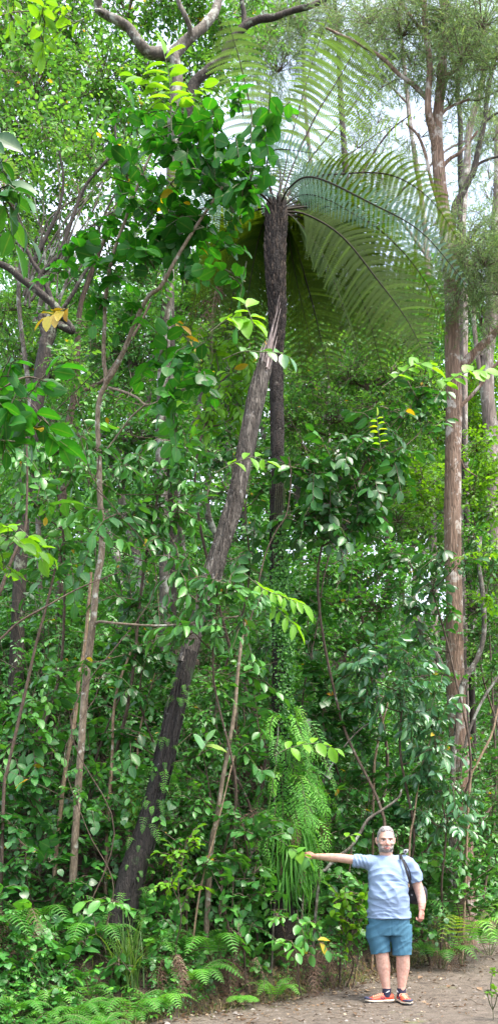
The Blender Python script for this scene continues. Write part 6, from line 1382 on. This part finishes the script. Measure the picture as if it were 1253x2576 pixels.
# socks and shoes
def shoe(ax, ay, ang, zfoot, lab, left):
    """built along +u (towards the toe), turned by ang about the ankle"""
    ca, sa = math.cos(ang), math.sin(ang)
    def W(u, v, z): return np.array([ax + u * ca - v * sa, ay + u * sa + v * ca, z]) + MAN
    root = empty('shoe', [float(v) for v in (ax, ay, 0)], None, None); root.parent = man
    us = [-.075, -.065, -.03, .02, .08, .135, .18, .208, .218]
    hw = [.020, .034, .041, .040, .045, .052, .046, .026, .008]
    mb = MB(); seg = 20
    def foot(zlo, zhi, grow, mat, mats, name):
        m = MB(); R_ = []
        for i, u in enumerate(us):
            h0 = zlo(u); h1 = zhi(u); w = hw[i] + grow
            ring = []
            for k in range(seg):
                a = 2 * math.pi * k / seg; c, s = math.cos(a), math.sin(a)
                ww = w * np.sign(c) * abs(c) ** .7 * (1 - .28 * max(0, s) * (1 if name == 'upper' else 0)); zz = (h0 + h1) / 2 + (h1 - h0) / 2 * np.sign(s) * abs(s) ** .75
                ring.append(W(u + (grow if i > 4 else -grow) * .6, ww, zz))
            R_.append(ring)
        R_ = np.array(R_); n = len(us); i = np.arange(n - 1)[:, None] * seg; j = np.arange(seg)[None]; k = (j + 1) % seg
        m.add(R_.reshape(-1, 3), np.stack([i + j, i + k, i + seg + k, i + seg + j], -1).reshape(-1, 4), .5, 0, True)
        for r_ in (0, n - 1):
            m.add(np.vstack([R_[r_], R_[r_].mean(0)[None]]), [(q, (q + 1) % seg, seg) for q in range(seg)], .5, 0, True)
        return m.build(name, mats, root)
    top = lambda u: np.interp(u, [-.075, -.05, .0, .035, .07, .12, .17, .20, .22], [.082, .094, .088, .092, .085, .068, .056, .046, .035])
    foot(lambda u: .026, top, 0, 0, SHOE_R, 'upper')
    foot(lambda u: .010 + max(0, u - .15) * .16, lambda u: .036 + max(0, u - .15) * .12 + max(0, -u - .03) * .1, .006, 0, SOLE_C, 'midsole')
    foot(lambda u: -.004 + max(0, u - .15) * .16, lambda u: .012 + max(0, u - .15) * .16, .004, 0, RUB, 'outsole')
    # toe guard, heel cup and side marks
    m = MB()
    for sd in (-1, 1):
        for (u0, u1, z0, z1) in ((.02, .045, .04, .072), (.045, .02, .04, .072), (.045, .07, .04, .070), (.075, .055, .04, .068)):
            h = .042 + .004
            tube(m, [W(u0, sd * h, z0), W((u0 + u1) / 2, sd * (h - .001), (z0 + z1) / 2), W(u1, sd * (h - .006), z1)], (.0035, .003), 5, 0, 0)
    m.build('side_mark', SHOE_N, root)
    m = MB(); g = []
    for a in np.linspace(-1.5, 1.5, 17):
        g.append(W(.150 + .070 * math.cos(a), .046 * math.sin(a), .048 + .004 * math.cos(a)))
    tube(m, np.array(g), (.007, .012, .015, .012, .007), 8, 0, 0); m.build('toe_guard', SHOE_N, root)
    m = MB()
    for i in range(5):
        u = .045 + i * .021; zt = float(top(u)); 
        for s in (-1, 1):
            tube(m, smooth_path([W(u, s * .024, zt - .010), W(u + .008, 0, zt + .006), W(u + .018, -s * .024, float(top(u + .018)) - .010)], 9), .0042, 6, 0, 0)
    for s in (-1, 1): tube(m, smooth_path([W(.045, 0, top(.045) + .008), W(.04, s * .03, .095), W(.05, s * .045, .075)], 10), .0035, 5, 0, 0)
    m.build('lace', SHOE_P, root)
    m = MB(); tube(m, smooth_path([W(.0, 0, .06), W(-.003, 0, .10), W(-.006, 0, .148)], 10), (.046, .046, .0455), 18, 0, .02); m.build('sock', SOCK, root)
    m = MB(); tube(m, smooth_path([W(.018, -.034 * left, .108), W(.006, -.046 * left, .112), W(-.012, -.046 * left, .122), W(-.02, -.043 * left, .128)], 8), (.002, .007, .002), 6, 0, 0); m.build('sock_mark', SILV, root)
shoe(-.012, .012, R(188), 0, 'a', -1)
shoe(.148, .012, R(-78), 0, 'b', 1)

# shoulder bag -------------------------------------------------------------
bag = empty('shoulder_bag', MAN + [.32, .16, 1.10], 'small black shoulder bag hanging behind the man\'s lowered arm', 'bag')
b = MB(); bc = np.array([.325, .150, 1.112])
rg = []
for t in np.linspace(-1, 1, 15):
    c = max(.02, (1 - abs(t) ** 3.2)) ** .6; rg.append((bc[0] + .010 * t, bc[1], bc[2] + .108 * t, .112 * c * (1 - .12 * t), .062 * c))
loft(b, rg, 32, power=2.8); b.V = [v + MAN for v in b.V]; b.build('pouch', BAGM, bag)
b = MB()
for zz, r in ((1.155, .1), (1.06, .108)):
    a = np.linspace(math.pi, 2 * math.pi, 15); tube(b, np.stack([bc[0] + r * np.cos(a), bc[1] + .064 * np.sin(a), np.full(15, zz)], -1) + MAN, .0035, 6, 0, 0)
b.build('zip', BAGS, bag)
b = MB(); tube(b, np.array([[.262, .085, 1.10], [.268, .084, 1.115]]) + MAN, (.010, .010), 10, 0, 0); b.build('badge', GREY, bag)
def strap(mb, pts, w, th=.004):
    c = smooth_path(np.array(pts) + MAN, 30); T = unit(np.gradient(c, axis=0)); 
    s = unit(np.cross(T, [0, 1., 0])); nn = np.cross(s, T)
    V = np.stack([c - s * w - nn * th, c + s * w - nn * th, c + s * w + nn * th, c - s * w + nn * th], 1).reshape(-1, 3)
    f = [(4 * i + k, 4 * i + (k + 1) % 4, 4 * i + 4 + (k + 1) % 4, 4 * i + 4 + k) for i in range(29) for k in range(4)]
    mb.add(V, f, .5, 0, False)
b = MB(); strap(b, [(.135, .03, 1.528), (.128, -.045, 1.515), (.140, -.112, 1.47), (.160, -.148, 1.40), (.185, -.152, 1.32), (.212, -.125, 1.25), (.232, -.05, 1.19), (.255, .08, 1.165)], .012)
strap(b, [(.135, .03, 1.528), (.155, .10, 1.49), (.21, .155, 1.38), (.27, .17, 1.25), (.30, .16, 1.19)], .012)
strap(b, [(.150, -.118, 1.475), (.175, -.140, 1.42), (.205, -.135, 1.35), (.225, -.10, 1.27)], .006)
b.build('strap', BAGS, bag)
b = MB(); loft(b, [(.118, -.095, 1.478, .010, .012), (.118, -.095, 1.515, .012, .014), (.128, -.090, 1.525, .012, .012)], 12); b.V = [v + MAN for v in b.V]; b.build('strap_buckle', BAGS, bag)
b = MB(); loft(b, [(.178, -.03, 1.530, .008, .008), (.178, -.03, 1.552, .008, .008)], 12); loft(b, [(.180, -.03, 1.545, .021, .012), (.180, -.03, 1.550, .024, .015), (.184, -.03, 1.576, .024, .015), (.185, -.03, 1.581, .021, .012)], 20, power=5); b.V = [v + MAN for v in b.V]; b.build('clip_on_camera', GREY, bag)
b = MB(); loft(b, [(.178, -.046, 1.553, .010, .006), (.178, -.046, 1.571, .010, .006)], 16, power=3); b.V = [v + MAN for v in b.V]; b.build('lens', BAGM, bag)
# ================================================================== light, camera
w = bpy.data.worlds.new("World"); SC.world = w; w.use_nodes = True
nt = w.node_tree; bg = nt.nodes['Background']; sky = nt.nodes.new('ShaderNodeTexSky'); sky.sky_type = 'NISHITA'; sky.sun_disc = False
SUN_EL, SUN_AZ = 66, 128     # azimuth from +Y towards +X
sky.sun_elevation = R(SUN_EL); sky.sun_rotation = R(SUN_AZ); sky.air_density = 1.0; sky.dust_density = 6; sky.ozone_density = 1.0
# thin bright cloud veils the sky
tcw = nt.nodes.new('ShaderNodeTexCoord'); cn = nt.nodes.new('ShaderNodeTexNoise'); cn.inputs['Scale'].default_value = 3.5; cn.inputs['Detail'].default_value = 6
nt.links.new(tcw.outputs['Generated'], cn.inputs['Vector'])
cr_ = ramp(nt, [(.35, (.25, .25, .25)), (.62, (.85, .85, .85))], cn.outputs[0])
cm = nt.nodes.new('ShaderNodeMix'); cm.data_type = 'RGBA'; cm.inputs[7].default_value = (2.9, 3.05, 3.4, 1)
nt.links.new(cr_.outputs[0], cm.inputs[0]); nt.links.new(sky.outputs[0], cm.inputs[6]); nt.links.new(cm.outputs[2], bg.inputs[0]); bg.inputs[1].default_value = .15
sd = bpy.data.lights.new('sun', 'SUN'); sd.energy = 1.2; sd.angle = R(16); sd.color = (1, .95, .86)
so = bpy.data.objects.new('sun', sd); COL.objects.link(so)
dv = Vector((math.sin(R(SUN_AZ)) * math.cos(R(SUN_EL)), math.cos(R(SUN_AZ)) * math.cos(R(SUN_EL)), math.sin(R(SUN_EL))))
so.rotation_euler = dv.to_track_quat('Z', 'Y').to_euler(); so.location = (0, 0, 30)
cd = bpy.data.cameras.new('camera'); cam = bpy.data.objects.new('camera', cd); COL.objects.link(cam)
cam.location = (0, 0, 1.6); cam.rotation_euler = (R(90), 0, 0)
cd.sensor_fit = 'VERTICAL'; cd.sensor_height = 36; cd.sensor_width = 24; cd.lens = F / 2576 * 36
cd.shift_y = (2135 - 1288) / 2576.; cd.clip_end = 1000; cd.clip_start = .1
SC.camera = cam
SC.view_settings.view_transform = 'Standard'; SC.view_settings.look = 'None'; SC.view_settings.gamma = 1
SC.view_settings.exposure = 2.5
SC.cycles.max_bounces = 7; SC.cycles.diffuse_bounces = 4; SC.cycles.glossy_bounces = 2; SC.cycles.transmission_bounces = 4; SC.cycles.transparent_max_bounces = 4
SC.cycles.caustics_reflective = False; SC.cycles.caustics_refractive = False
SC.cycles.use_denoising = True
SC.render.resolution_x = 497; SC.render.resolution_y = 1024
